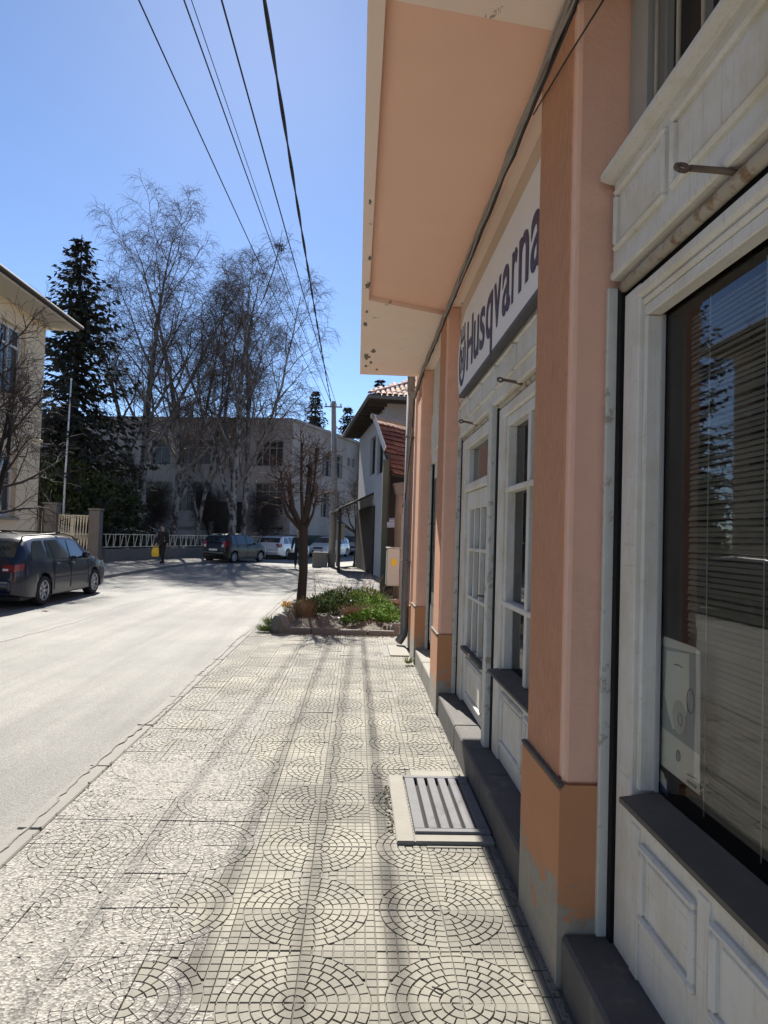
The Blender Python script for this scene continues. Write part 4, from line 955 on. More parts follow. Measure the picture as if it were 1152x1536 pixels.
def car(name, label, paint, pos, heading, L, Wd, top, belt, wb, fo, r, sides, front_glass, rear_glass, rails=False, wagon=True, tail=(.72,1.0), lights=(.62,.80), plate=True, trimline=True):
    t = thing(name, label, 'car', (0,0,0), None, True)
    xr, xf = -L/2, L/2; ax_f = xf-fo; ax_r = ax_f-wb; R = r+.055
    xs = sorted({xr+L*i/64 for i in range(65)} | {a+R*k/8 for a in (ax_f, ax_r) for k in range(-8, 9)} | {p[0] for p in top})
    def halfw(x):
        e = max(0, (abs(x)-(L/2-.55))/.55); return Wd/2*(1-.20*e**2.6)
    def bottom(x):
        z = .20+.10*max(0, (abs(x)-(L/2-.7))/.7)**2
        for a in (ax_f, ax_r):
            if abs(x-a) < R: z = max(z, r+math.sqrt(R*R-(x-a)**2)-.01)
        return z
    def ring(x):
        w = halfw(x); zt = interp(top, x); zb = min(interp(belt, x), zt-.035); z0 = min(bottom(x), zb-.10)
        hgt = max(0, zt-zb); wg = w-.02-hgt*.36 if hgt > .06 else w-.06
        mid = max(z0+.03, min(.52, zb-.12))
        return [(0,z0), (w-.09,z0), (w-.012,z0+.015), (w,mid), (w-.004,(mid+zb)/2), (w-.03,zb), (wg+.015,zt-.07 if hgt > .12 else zb+.012), (wg-.05,zt-.022), (wg*.55,zt-.003), (0,zt)]
    m = MB(); n = 10; full = 2*n-2
    for x in xs:
        rg = ring(x); pts = [(x, y, z) for y, z in rg]+[(x, -y, z) for y, z in reversed(rg[1:-1])]; m.v += pts
    for i in range(len(xs)-1):
        for k in range(full): j = (k+1) % full; m.f.append((i*full+k, (i+1)*full+k, (i+1)*full+j, i*full+j))
    m.f.append(tuple(range(full))); m.f.append(tuple((len(xs)-1)*full+k for k in range(full-1,-1,-1)))
    body = m.build('body', paint, t, True)
    md = body.modifiers.new('edges', 'EDGE_SPLIT'); md.split_angle = rad(38)
    def side_pt(x, q, s, off=.006):
        rg = ring(x); a, b = Vector((x, rg[5][0], rg[5][1])), Vector((x, rg[6][0], rg[6][1])); p = a.lerp(b, q); nrm = Vector((0, (b-a).z, -(b-a).y)).normalized(); p += nrm*off; p.y *= s; return p
    for (xa0, xa1, xb0, xb1) in sides:
        for s in (1, -1):
            m = MB(); N = 8
            for i in range(N+1):
                u = i/N
                for q in (.06, .5, .93):
                    x = (xa0+(xa1-xa0)*q)*(1-u)+(xb0+(xb1-xb0)*q)*u; m.v.append(tuple(side_pt(x, q, s)))
            for i in range(N):
                for k in range(2): m.f.append((i*3+k, i*3+3+k, i*3+4+k, i*3+1+k))
            m.build('side_window', 'car_glass', t, True)
    def top_pt(x, v, off=.007):
        rg = ring(x); y = rg[7][0]*v; z = interp(top, x)-.022*abs(v)**2.5; dz = (interp(top, x+.02)-interp(top, x-.02))/.04; nrm = Vector((-dz, 0, 1)).normalized(); return Vector((x, y, z))+nrm*off
    for nm, (x0, x1) in (('windscreen', front_glass), ('rear_window', rear_glass)):
        m = MB(); N = 8
        for i in range(N+1):
            for k in range(9): m.v.append(tuple(top_pt(x0+(x1-x0)*i/N, -.97+1.94*k/8)))
        for i in range(N):
            for k in range(8): m.f.append((i*9+k, i*9+9+k, i*9+10+k, i*9+1+k))
        m.build(nm, 'car_glass', t, True)
    for x in (ax_f, ax_r):
        for s in (1, -1): wheel(t, x, s*(Wd/2-.115), r, s)
        m = MB(); m.box(x-R+.02, x+R-.02, -Wd/2+.24, Wd/2-.24, .18, r+R-.03); m.build('wheel_well', 'trim', t)
    m = MB(); m.box(xr+.25, xf-.25, -Wd/2+.12, Wd/2-.12, .17, .24); m.build('underbody', 'trim', t)
    def sidex(x, z):
        rg = ring(x); return rg[4][0]+.001
    for s in (1, -1):
        # tail lamp wraps the rear corner, head lamp the front corner
        m = MB(); w = halfw(xr+.06); rt = min(tail[1], interp(belt, xr+.2))
        m.prism([(xr+.01,s*(w-.30),tail[0]), (xr+.01,s*(w-.30),tail[1]), (xr+.03,s*(w+.004),tail[1]), (xr+.22,s*(halfw(xr+.22)+.006),tail[1]), (xr+.16,s*(halfw(xr+.2)+.006),tail[0]), (xr+.01,s*(w-.01),tail[0])] if False else
                [(xr-.006,s*(w-.24),tail[0]), (xr-.006,s*w*.995,tail[0]), (xr+.20,s*(halfw(xr+.2)+.008),tail[0]+.03), (xr+.20,s*(halfw(xr+.2)-.05),tail[0]+.03), (xr+.05,s*(w-.24),tail[0])], (.02 if wagon else .05,0,tail[1]-tail[0])); tlo = m.build('tail_light', 'tail_red', t); m = MB(); m.box(xr-.010, xr+.02, *sorted((s*(w-.225), s*(w-.12))), tail[0]+.02, tail[0]+(tail[1]-tail[0])*.45, .004); m.build('reverse_lamp', 'lamp_clear', tlo)
        m = MB(); w = halfw(xf-.06)
        m.prism([(xf-.03,s*(w-.36),lights[0]), (xf-.02,s*(w-.06),lights[0]), (xf-.36,s*(halfw(xf-.36)+.007),lights[0]+.03), (xf-.36,s*(halfw(xf-.36)-.08),lights[0]+.03), (xf-.16,s*(w-.36),lights[0])], (-.12,0,lights[1]-lights[0])); m.build('headlight', 'lamp_clear', t)
        # mirror
        xm = front_glass[0]+.10 if front_glass[0] < front_glass[1] else front_glass[1]
        xm = max(sd[3] for sd in sides)+.02; zb = interp(belt, xm)
        m = MB(); m.box(xm-.02, xm+.11, *sorted((s*(Wd/2+.03), s*(Wd/2+.19))), zb+.02, zb+.16, .03); m.tube([(xm+.05,s*(Wd/2-.06),zb+.03), (xm+.05,s*(Wd/2+.06),zb+.06)], .025, 6); m.build('mirror', 'trim' if paint != 'car_navy' else paint, t, True)
        # door shut lines and handles
        for sd in sides[:2] if len(sides) > 2 else sides:
            pass
        for xd in (sides[-1][0]+.06, sides[-2][0]+.10):
            zz = interp(belt, xd)-.10; m = MB(); yy = halfw(xd); m.box(xd-.09, xd+.09, *sorted((s*(yy-.02), s*(yy+.022))), zz, zz+.035, .01); m.build('door_handle', paint, t)
        for xd in (sides[-1][0]-.02, sides[-1][1]*0+sides[-1][3]+.35 if False else sides[-1][2]+.02, sides[-2][0]-.03):
            m = MB(); P = []
            rg = ring(xd)
            for q in range(7):
                zq = .30+(rg[5][1]-.30)*q/6; P.append((xd, s*(halfw(xd)+.0005-(.02 if q == 6 else 0)), zq))
            m.tube(P, .006, 4); m.build('shut_line', 'trim', t)
        if trimline:
            m = MB(); P = [(ax_r+R+.06+(ax_f-ax_r-2*R-.12)*i/8, s*(Wd/2+.001), .55) for i in range(9)]; m.tube(P, .014, 5); m.build('side_strip', 'trim', t)
        if rails:
            m = MB(); P = [(x, s*(ring(x)[7][0]-.02), interp(top, x)+h) for x, h in ((sides[0][0]-.05,-.01),(sides[0][0]+.08,.045),(0,.05),(sides[-1][0]+.55,.045),(sides[-1][0]+.72,-.01))]; m.tube(P, .016, 6); rl = m.build('roof_rail', 'trim', t, True)
    if rails:
        for x in (-.25, .75): m = MB(); m.bar((x,-Wd/2+.2,interp(top,x)+.06), (x,Wd/2-.2,interp(top,x)+.06), .05, .03); m.build('roof_bar', 'trim', t)
    w = halfw(xr)
    m = MB(); m.box(xr-.05, xr+.30, -w+.02, w-.02, .34, .60, .05); m.build('rear_bumper', paint, t, True)
    m = MB(); m.box(xr-.058, xr-.045, -w+.06, w-.06, .53, .56, .003); m.build('bumper_strip', 'rim', t)
    m = MB(); m.box(xr-.062, xr-.045, -.26, .26, .63 if not wagon else .66, .74 if not wagon else .77, .004); m.build('number_plate', 'plate', t)
    m = MB(); m.box(xf-.30, xf+.05, -w+.02, w-.02, .30, .58, .06); m.build('front_bumper', paint, t, True)
    m = MB(); m.box(xf-.03, xf+.055, -.42, .42, .36, .50, .01); m.build('grille', 'trim', t)
    m = MB(); m.box(xf-.10, xf+.0, -.36, .36, .60, .72, .02); m.build('upper_grille', 'trim', t)
    m = MB(); m.box(xf+.052, xf+.06, -.26, .26, .42, .53, .002); m.build('number_plate', 'plate', t)
    t.location = (pos[0], pos[1], ZR+.002); t.rotation_euler = (0, 0, math.atan2(heading[1], heading[0]))
    return t
WAG_TOP = [(-2.35,.66),(-2.33,.86),(-2.28,.98),(-2.02,1.30),(-1.86,1.405),(-1.5,1.45),(-.4,1.475),(.25,1.455),(.55,1.40),(1.35,.985),(1.55,.93),(2.0,.83),(2.25,.72),(2.35,.60)]
WAG_BELT = [(-2.35,.92),(-1.8,.955),(0,.93),(1.4,.90),(2.35,.7)]
WAG_SIDES = [(-1.92,-1.62,-1.18,-1.22), (-1.08,-1.10,-.86,-.97), (-.83,-.94,-.10,-.10), (0.0,0.0,.95,.42)]
car('estate_car', 'dark navy estate car with roof rails parked by the yellow house', 'car_navy', (-7.36, 15.75), (0,1), 4.7, 1.74, WAG_TOP, WAG_BELT, 2.70, .95, .315, WAG_SIDES, (.62,1.30), (-2.22,-1.95), rails=True, tail=(.75,.885))
HB_TOP = [(-1.98,.62),(-1.97,.92),(-1.93,1.05),(-1.72,1.40),(-1.50,1.50),(-.8,1.54),(0,1.53),(.35,1.46),(1.15,1.03),(1.4,.95),(1.75,.84),(1.92,.72),(1.98,.58)]
HB_BELT = [(-1.98,.98),(-1,.97),(1.2,.92),(1.98,.7)]
HB_SIDES = [(-1.5,-1.38,-1.12,-1.14), (-1.02,-1.04,-.20,-.20), (-.10,-.10,.82,.30)]
def centre_from(right_rear, heading, wb, fo, L, Wd):
    h = Vector((heading[0], heading[1], 0)).normalized(); rt = Vector((h.y, -h.x, 0)); p = Vector((right_rear[0], right_rear[1], 0))
    return p - rt*(Wd/2) + h*((L/2-fo-wb)*-1)
h2 = (.42,.91)
c2 = centre_from((-6.35,35.7), h2, 2.5, .78, 3.96, 1.70); car('hatchback_car', 'black hatchback parked at the kerb before the white railing', 'car_black', c2, h2, 3.96, 1.70, HB_TOP, HB_BELT, 2.5, .78, .30, HB_SIDES, (.42,1.10), (-1.90,-1.60), wagon=False, tail=(.80,1.15), trimline=False)
h3 = (.33,.94)
c3 = centre_from((-4.25,42.6), h3, 2.76, .85, 4.6, 1.77); car('estate_car', 'silver estate car with red wraparound tail lights parked ahead of the black hatchback', 'car_white', c3, h3, 4.7, 1.77, WAG_TOP, WAG_BELT, 2.76, .90, .315, WAG_SIDES, (.62,1.30), (-2.22,-1.95), rails=True, tail=(.74,.96), trimline=False)
h4 = (-.36,-.93)
car('hatchback_car', 'silver hatchback parked nose towards the utility pole', 'car_white', (-1.95,49.6), h4, 4.2, 1.76, [(x*1.06, z*.97) for x, z in HB_TOP], HB_BELT, 2.62, .85, .31, HB_SIDES, (.44,1.15), (-2.0,-1.72), wagon=False, tail=(.80,1.1), trimline=False)
MPV_TOP = [(-2.25,.62),(-2.24,1.0),(-2.18,1.2),(-2.02,1.58),(-1.8,1.68),(-.5,1.72),(.35,1.68),(.7,1.58),(1.5,1.06),(1.8,.96),(2.1,.82),(2.25,.62)]
MPV_BELT = [(-2.25,1.02),(0,1.0),(1.5,.95),(2.25,.72)]
MPV_SIDES = [(-1.9,-1.82,-1.15,-1.15), (-1.05,-1.05,-.15,-.15), (-.05,-.05,1.1,.6)]
h5 = (-.50,-.87)
car('minivan_car', 'silver minivan parked beyond the small bare tree', 'car_silver', (.95,56.5), h5, 4.55, 1.82, MPV_TOP, MPV_BELT, 2.8, .9, .32, MPV_SIDES, (.75,1.45), (-2.16,-1.95), wagon=False, tail=(.9,1.25), trimline=True)
h6 = (-.55,-.83)
car('hatchback_car', 'dark hatchback half hidden behind the silver minivan', 'car_navy', (4.3,63.5), h6, 3.96, 1.70, HB_TOP, HB_BELT, 2.5, .78, .30, HB_SIDES, (.42,1.10), (-1.90,-1.60), wagon=False, tail=(.80,1.15), trimline=False)

# ================================================================== PEOPLE
def skin_obj(name, joints, edges, mat, parent, sub=2, root=0):
    me = bpy.data.meshes.new(name); me.from_pydata([Vector(j[0]) for j in joints], edges, []); me.materials.append(M_[mat])
    o = bpy.data.objects.new(name, me); COL.objects.link(o); o.parent = parent
    md = o.modifiers.new('skin', 'SKIN'); md.use_smooth_shade = True
    for i, j in enumerate(joints):
        r = j[1]; me.skin_vertices[0].data[i].radius = r if isinstance(r, tuple) else (r, r)
    me.skin_vertices[0].data[root].use_root = True
    sb = o.modifiers.new('sub', 'SUBSURF'); sb.levels = sub; sb.render_levels = sub
    return o
def person(label, loc, rz, coat, arms, stride, cap):
    t = thing('person', label, 'person', (0,0,0), None, True)
    # x = right, y = forward, z up
    s = stride
    hipL, hipR = (-.09,0,.90), (.09,0,.90); kneeL, kneeR = (-.10,.10*s,.49), (.10,-.02*s,.49); ankL, ankR = (-.10,.12*s,.09), (.10,-.22*s,.12 if s else .09)
    shL, shR = (-.20,0,1.42), (.20,0,1.42); elL, wrL, elR, wrR = arms
    def hand(w, d):
        w = Vector(w); d = Vector(d).normalized(); sd = Vector((0,1,0)); J = [(w, .026), (w+d*.05, (.036,.018)), (w+d*.09, (.036,.016))]; E_ = [(0,1),(1,2)]
        for k, (o_, ln) in enumerate(((-.03,.055),(-.01,.07),(.01,.068),(.03,.05))):
            b = len(J); J += [(w+d*(.11)+sd*o_, .009), (w+d*(.11+ln*.5)+sd*o_+Vector((.008,0,0)), .009), (w+d*(.11+ln)+sd*o_+Vector((.02,0,0)), .008)]; E_ += [(2,b),(b,b+1),(b+1,b+2)]
        b = len(J); J += [(w+d*.06+sd*.045, .010), (w+d*.10+sd*.062, .009)]; E_ += [(1,b),(b,b+1)]
        return J, E_
    J = [((0,0,.95),.13), ((0,0,1.15),(.14,.11)), ((0,0,1.36),(.16,.11)), ((0,.005,1.49),.055), ((0,.02,1.56),.058), ((0,.025,1.63),(.078,.092)), ((0,.02,1.71),(.07,.085)), ((0,.115,1.625),.014),
         (shL,.06), (elL,.045), (wrL,.030), (shR,.06), (elR,.045), (wrR,.030), (hipL,.08), (kneeL,.055), (ankL,.04), (hipR,.08), (kneeR,.055), (ankR,.04)]
    E_ = [(0,1),(1,2),(2,3),(3,4),(4,5),(5,6),(5,7),(2,8),(8,9),(9,10),(2,11),(11,12),(12,13),(0,14),(14,15),(15,16),(0,17),(17,18),(18,19)]
    for w, e_, idx in ((wrL, elL, 10), (wrR, elR, 13)):
        jj, ee = hand(Vector(w), Vector(w)-Vector(e_)); b = len(J)-1
        J += jj[1:]; E_ += [((idx if a == 0 else a+b), c_+b) for a, c_ in ee]
    skin_obj('body', J, E_, 'skin', t)
    m = MB()
    for sx in (-1, 1): m.lathe([(0,.016),(.012,.01),(.016,0),(.008,-.015)], 6, Matrix.Translation((sx*.082,.01,1.63)))
    m.build('ears', 'skin', t, True); 
    for sx in (-1, 1): m = MB(); m.lathe([(0,.008),(.008,0),(0,-.008)], 6, Matrix.Translation((sx*.032,.10,1.65))); m.build('eye', 'hair', t)
    m = MB(); m.box(-.025,.025,.098,.108,1.575,1.583); m.build('mouth', 'hair', t)
    low = .72 if coat else .86
    CJ = [((0,0,1.05),(.165,.135)), ((0,0,1.22),(.175,.135)), ((0,0,1.39),(.185,.125)), ((0,.005,1.47),.085), (shL,.078), (elL,.062), (Vector(wrL)*.92+Vector(elL)*.08,.05), (shR,.078), (elR,.062), (Vector(wrR)*.92+Vector(elR)*.08,.05), ((0,0,low),(.19,.15))]
    skin_obj('coat', CJ, [(0,1),(1,2),(2,3),(2,4),(4,5),(5,6),(2,7),(7,8),(8,9),(0,10)], 'cloth_green' if coat else 'cloth_black', t)
    TJ = [((0,0,.93),(.15,.12)), (hipL,.10), (kneeL,.075), (ankL,.06), (hipR,.10), (kneeR,.075), (ankR,.06)]
    skin_obj('trousers', TJ, [(0,1),(1,2),(2,3),(0,4),(4,5),(5,6)], 'cloth_black', t)
    for a in (ankL, ankR):
        m = MB(); m.box(a[0]-.048, a[0]+.048, a[1]-.08, a[1]+.19, a[2]-.09, a[2]-.01, .03); m.build('shoe', 'rubber', t, True)
    if cap:
        m = MB(); m.lathe([(0,1.80),(.06,1.79),(.095,1.75),(.105,1.69),(.10,1.675)], 14, Matrix.Translation((0,.015,0))); m.box(-.07,.07,.09,.19,1.675,1.69,.006); m.build('cap', 'cap', t, True)
    else:
        m = MB(); m.lathe([(0,1.795),(.055,1.785),(.088,1.74),(.096,1.68),(.09,1.65)], 14, Matrix.Translation((0,-.005,0))); m.build('hair', 'hair', t, True)
    t.location = loc; t.rotation_euler = (0,0,rz); return t
def bag(name, label, loc, w, h, d, mat, cat):
    t = thing(name, label, cat, loc); x, y, z = loc
    m = MB(); 
    m.add([(x-w/2,y-d/2,z-h),(x+w/2,y-d/2,z-h),(x+w/2,y+d/2,z-h),(x-w/2,y+d/2,z-h),(x-w*.56,y-d*.6,z-h*.5),(x+w*.56,y-d*.6,z-h*.5),(x+w*.56,y+d*.6,z-h*.5),(x-w*.56,y+d*.6,z-h*.5),(x-w*.42,y-d*.2,z),(x+w*.42,y-d*.2,z),(x+w*.42,y+d*.2,z),(x-w*.42,y+d*.2,z)], [(3,2,1,0)]+[(k*4+i, k*4+(i+1)%4, k*4+4+(i+1)%4, k*4+4+i) for k in range(2) for i in range(4)]+[(8,9,10,11)]); m.build('bag_body', mat, t)
    for dy in (-.02,.02): m = MB(); m.tube([(x-w*.25,y+dy,z-.01),(x-w*.12,y+dy,z+.13),(x+w*.12,y+dy,z+.13),(x+w*.25,y+dy,z-.01)], .008, 5); m.build('handle', mat, t)
p1 = G(243, 845, .06)
person('person in black clothes walking on the far pavement carrying a yellow bag', (p1.x, p1.y, .062), rad(160), False, ((-.27,.02,1.14),(-.29,.06,.90),(.27,-.02,1.14),(.29,.06,.90)), 1, False)
hd = Vector((math.cos(rad(160))*.30-math.sin(rad(160))*.08, math.sin(rad(160))*.30+math.cos(rad(160))*.08, 0))
bag('shopping_bag', 'bright yellow shopping bag in the hand of the person by the railing', (p1.x+hd.x, p1.y+hd.y, .78), .30, .42, .16, 'bag_yellow', 'bag')
p2 = G(446, 853, ZR)
person('person in dark coat and pale cap walking on the road towards the shop', (p2.x, p2.y, ZR+.002), rad(185), True, ((-.27,.0,1.14),(-.29,.05,.90),(.26,-.02,1.14),(.29,.04,.90)), 1, True)
hd = Vector((math.cos(rad(185))*.30, math.sin(rad(185))*.30, 0))
bag('handbag', 'black bag hanging from the hand of the person in the cap', (p2.x+hd.x, p2.y+hd.y, .72), .34, .36, .18, 'cloth_black', 'bag')

# ================================================================== TREES
def rvec(r): return Vector((r.gauss(0,1), r.gauss(0,1), r.gauss(0,1)))
def limb(mb, p, d, L, r0, r1, n, sides, rng, wob, grav, up=0.0):
    P = [p.copy()]; R_ = [r0]; D = [d.normalized()]
    for i in range(n):
        d = (d.normalized()+rvec(rng)*wob+Vector((0,0,-grav*(i+1)/n+up*(1-i/n)))).normalized(); p = p+d*(L/n); P.append(p); R_.append(r0+(r1-r0)*(i+1)/n); D.append(d)
    mb.tube(P, R_, sides, False); return P, D, R_
def at(P, D, R_, t):
    k = t*(len(P)-1); i = min(int(k), len(P)-2); f = k-i; return P[i].lerp(P[i+1], f), D[i], R_[i]+(R_[i+1]-R_[i])*f
def spread(d, ang, az):              # direction turned by ang from d
    q = d.orthogonal().normalized(); q = Matrix.Rotation(az, 3, d.normalized()) @ q; return (d.normalized()*math.cos(ang)+q*math.sin(ang)).normalized()
def bare_tree(name, label, group, base, H, r0, seed, lean=(0,0), n1=18, n2=8, n3=6, n4=5, t0=.22, fork=True, droop=.35, l1=.40, mats=('birch_bark','birch_limb','birch_twig'), twig_r=.0088, ang1=.65, twl=1.0, up1=.16, n_lead=2):
    rng = random.Random(seed); base = Vector(base); t = thing(name, label, 'tree', tuple(base), group)
    tr = MB(); li = MB(); tw = MB()
    P, D, R_ = limb(tr, base+Vector((0,0,-.15)), Vector((lean[0],lean[1],1)), H, r0, .02, 14, 9, rng, .045, 0, .03)
    tr.tube([base+Vector((0,0,-.15)), base+Vector((0,0,.25))], [r0*1.45, r0*1.02], 9, False)
    mains = [(P, D, R_, t0, H, n1)]
    if fork:
        for k in range(n_lead):
            p, d, r = at(P, D, R_, .16+.11*k); L = H*(.70-.06*k)
            q = limb(tr, p, spread(d, .38+.1*rng.random(), rng.uniform(0,6.28)), L, r*.75, .02, 11, 7, rng, .06, 0, .10); mains.append((*q, .2, L*.9, int(n1*.7)))
    for (P, D, R_, ts, HH, nn) in mains:
        az = rng.uniform(0,6)
        for i in range(nn):
            t1 = ts+(0.97-ts)*(i+rng.random()*.8)/nn; az += 2.4+rng.uniform(-.4,.4); p, d, r = at(P, D, R_, t1)
            L1 = HH*l1*(1.05-.72*t1)*rng.uniform(.7,1.15)
            B1 = limb(li, p, spread(d, ang1+rng.uniform(-.15,.2), az), L1, max(.022,r*.55), .012, 7, 5, rng, .10, droop*.18, up1)
            for j in range(n2):
                t2 = .18+.80*(j+rng.random()*.7)/n2; p2, d2, r2 = at(*B1, t2); L2 = L1*.42*(1.15-.6*t2)*rng.uniform(.7,1.2)
                B2 = limb(tw, p2, spread(d2, .7+rng.uniform(-.2,.3), rng.uniform(0,6.28)), L2, max(.013,r2*.55), .009, 4, 3, rng, .12, droop*.35, .1)
                for k in range(n3):
                    t3 = .2+.8*(k+rng.random()*.7)/n3; p3, d3, _ = at(*B2, t3); L3 = (.55+L2*.30)*rng.uniform(.6,1.2)*twl
                    B3 = limb(tw, p3, spread(d3, .7+rng.uniform(-.2,.4), rng.uniform(0,6.28)), L3, twig_r, twig_r*.7, 3, 3, rng, .14, droop*1.1)
                    for q in range(n4):
                        p4, d4, _ = at(*B3, .25+.75*(q+rng.random()*.6)/n4); limb(tw, p4, spread(d4, .6+rng.uniform(-.2,.4), rng.uniform(0,6.28)), rng.uniform(.35,.8)*twl, twig_r*.75, twig_r*.5, 2, 3, rng, .12, droop*1.8)
    trunk = tr.build('trunk', mats[0], t, True); li.build('limbs', mats[1], t, True); tw.build('crown', mats[2], t)
    return t
GB = 'bare birches before the concrete building'
def gb(px, Y): p = PY(px, 800, Y); return (p.x, Y, 0)
bare_tree('birch_tree', 'tallest bare birch with several upright stems by the big spruce', GB, gb(203,41), 20.3, .30, 1, (.05,0), n1=18, n2=8, n3=6, n4=6, l1=.47)
bare_tree('birch_tree', 'bare birch with a leaning white-patched trunk behind the person with the yellow bag', GB, gb(258,42.5), 20.5, .24, 2, (-.04,0), n1=15, n2=7, n3=6, n4=5, n_lead=1, l1=.46)
bare_tree('birch_tree', 'slender bare birch with a thin spotted trunk between two larger birches', GB, gb(295,44), 15.5, .15, 3, (.01,0), n1=15, n_lead=1, n3=5)
bare_tree('birch_tree', 'thick-stemmed bare birch in front of the dark entrance', GB, gb(345,41.5), 17.5, .27, 14, (.03,0), n1=15, n2=7, n3=5, n4=5, n_lead=2, l1=.48)
bare_tree('birch_tree', 'bare birch with long limbs reaching over towards the utility pole', GB, gb(362,43), 18.5, .22, 5, (.17,0), n1=16, n2=7, n3=5, n4=5, n_lead=2, l1=.54)
# crow's nest high in a birch
nb = PY(419, 371, 43); m = MB(); rng = random.Random(7)
for _ in range(130):
    a = rvec(rng).normalized(); p = nb+Vector((a.x*.28,a.y*.28,a.z*.2)); q = p+rvec(rng)*.14; m.tube([p,q], .014, 3)
tag(own(m.build('bird_nest', 'nest'), nb), 'round dark twig nest high in the top of a birch', 'nest')
m = MB(); m.tube([nb+Vector((-.9,0,-3.4)), nb+Vector((-.35,0,-1.6)), nb+Vector((0,0,-.1)), nb+Vector((.15,0,1.2))], [.05,.04,.03,.012], 5)
bt = [o for o in COL.objects if o.get('label','').startswith('bare birch with long limbs')][0]; m.build('limb', 'birch_limb', bt, True)

def spruce(label, base, H, rb, seed, group, dens=1.0, bare=.06):
    rng = random.Random(seed); base = Vector(base); t = thing('spruce_tree', label, 'tree', tuple(base), group)
    m = MB(); m.tube([base+Vector((0,0,-.1)), base+Vector((.05,0,H*.5)), base+Vector((0,0,H))], [H*.017,H*.011,.02], 8); m.build('trunk', 'bark', t, True)
    cr = MB(); n = int(H*2.6)
    for i in range(n):
        u = (i+rng.random()*.5)/n; z = H*(bare+(1-bare)*u); R = rb*(1-u)**.72*rng.uniform(.78,1.1)+.12
        nb_ = max(4, int((8 if u < .8 else 6)*dens))
        for k in range(nb_):
            if rng.random() < .08: continue
            a = 2*math.pi*(k+rng.random()*.8)/nb_; d = Vector((math.cos(a), math.sin(a), 0)); q = Vector((-d.y, d.x, 0)); Rk = R*rng.uniform(.65,1.12)
            ns = max(3, int(Rk*4.2*dens)); pz = z
            for s in range(ns):
                f = (s+.6)/ns; dz = -Rk*.30*math.sin(f*2.2)+Rk*.10*f*f*3*(u > .5)
                c_ = base+Vector((0,0,pz+dz))+d*(Rk*f)
                for w in range(3):
                    ln = (.30+.22*rng.random())*(1.1-.35*f)*(1 if H > 10 else .8); sd = rng.choice((-1,1)); dr = (d*rng.uniform(.2,1)+q*sd*rng.uniform(.2,1)+Vector((0,0,rng.uniform(-.75,.05)))).normalized(); pr = dr.cross(Vector((0,0,1))+rvec(rng)*.5).normalized()*ln*.24
                    cr.add([c_, c_+dr*ln*.5+pr, c_+dr*ln*1.15, c_+dr*ln*.5-pr], [(0,1,2,3)])
    cr.build('crown', 'spruce', t); return t
def sp_at(px, py, Y): p = PY(px, py, Y); return (p.x, Y, 0), p.z
b_, h_ = sp_at(123, 352, 36); spruce('tall dark spruce standing behind the yellow house and white gate', b_, h_, 5.6, 1, 'dark spruces', 1.15, .04)
b_, h_ = sp_at(474, 585, 72); spruce('dark spruce rising above the parapet left beside the utility pole top', b_, h_, 2.9, 2, 'dark spruces', 1.2, .3)
tag(COL.objects[-3] if False else [o for o in COL.objects if o.get('label','').startswith('dark spruce rising')][0], 'dark spruce rising above the concrete parapet beside the utility pole top', 'tree', 'dark spruces')
b_, h_ = sp_at(522, 608, 75); spruce('dark spruce showing between the utility pole and the white house eaves', b_, h_, 3.2, 3, 'dark spruces', 1.1, .3)
b_, h_ = sp_at(570, 568, 60); spruce('dark spruce top peeping over the clay tile roof', b_, h_, 2.6, 4, 'dark spruces', 1.0, .3)
b_, h_ = sp_at(283, 612, 70); spruce('spruce tip just above the concrete building roof behind the birches', b_, h_, 2.2, 5, 'dark spruces', .9, .4)
# evergreen shrubs behind the gate
def evergreen(label, base, H, R, seed, n=4200):
    rng = random.Random(seed); base = Vector(base); t = thing('evergreen_shrub', label, 'shrub', tuple(base), 'evergreen shrubs behind the gate')
    m = MB(); m.tube([base, base+Vector((0,0,H*.8))], [.12,.03], 6); m.build('stem', 'bark', t, True)
    cr = MB(); lobes = [(Vector((rng.uniform(-.5,.5)*R, rng.uniform(-.5,.5)*R, H*rng.uniform(.2,.82))), rng.uniform(.35,.6)*R) for _ in range(14)]
    for _ in range(n):
        c_, r = rng.choice(lobes); a = rvec(rng).normalized()*r*rng.random()**.33; a.z *= 1.3; p = base+c_+a
        if p.z < .1: continue
        d = (a.normalized()*.6+Vector((0,0,.8))+rvec(rng)*.5).normalized(); q = d.cross(rvec(rng)).normalized(); ln = rng.uniform(.12,.28)
        cr.add([p, p+d*ln*.5+q*ln*.28, p+d*ln, p+d*ln*.5-q*ln*.28], [(0,1,2,3)])
    cr.build('foliage', 'thuja', t)
for px, Y, H, R, sd, lb in ((92,34.5,5.6,1.7,1,'olive green evergreen shrub right behind the flagpole and gate'), (128,35.5,5.0,1.7,2,'dark evergreen shrub behind the gate pier where the fence starts'), (165,38,4.6,1.8,3,'rounded evergreen shrub at the beginning of the zigzag railing'), (62,34,4.6,1.2,4,'narrow evergreen shrub squeezed beside the yellow house corner'), (190,41,3.6,1.4,5,'low evergreen shrub at the foot of the tallest birch')):
    p = PY(px, 800, Y); evergreen(lb, (p.x, Y, 0), H, R, sd)
# thicket of bare undergrowth behind the railing
for px, Y, H, sd, lb in ((225,43,4.2,31,'bare bush behind the railing near the person with the yellow bag'), (400,46.5,4.2,33,'bare bush against the concrete wall by the notice frame'), (150,40,6.5,34,'tall bare bush between the big spruce and the tallest birch'), (320,46,4.5,35,'bare bush beside the dark building entrance')):
    p = PY(px, 800, Y); bare_tree('bare_bush', lb, 'bare bushes behind the railing', (p.x,Y,0), H, .07, sd, (0,0), n1=10, n2=6, n3=5, n4=4, t0=.1, droop=.1, l1=.5, mats=('bark','twig','twig'), twig_r=.009, ang1=.55)
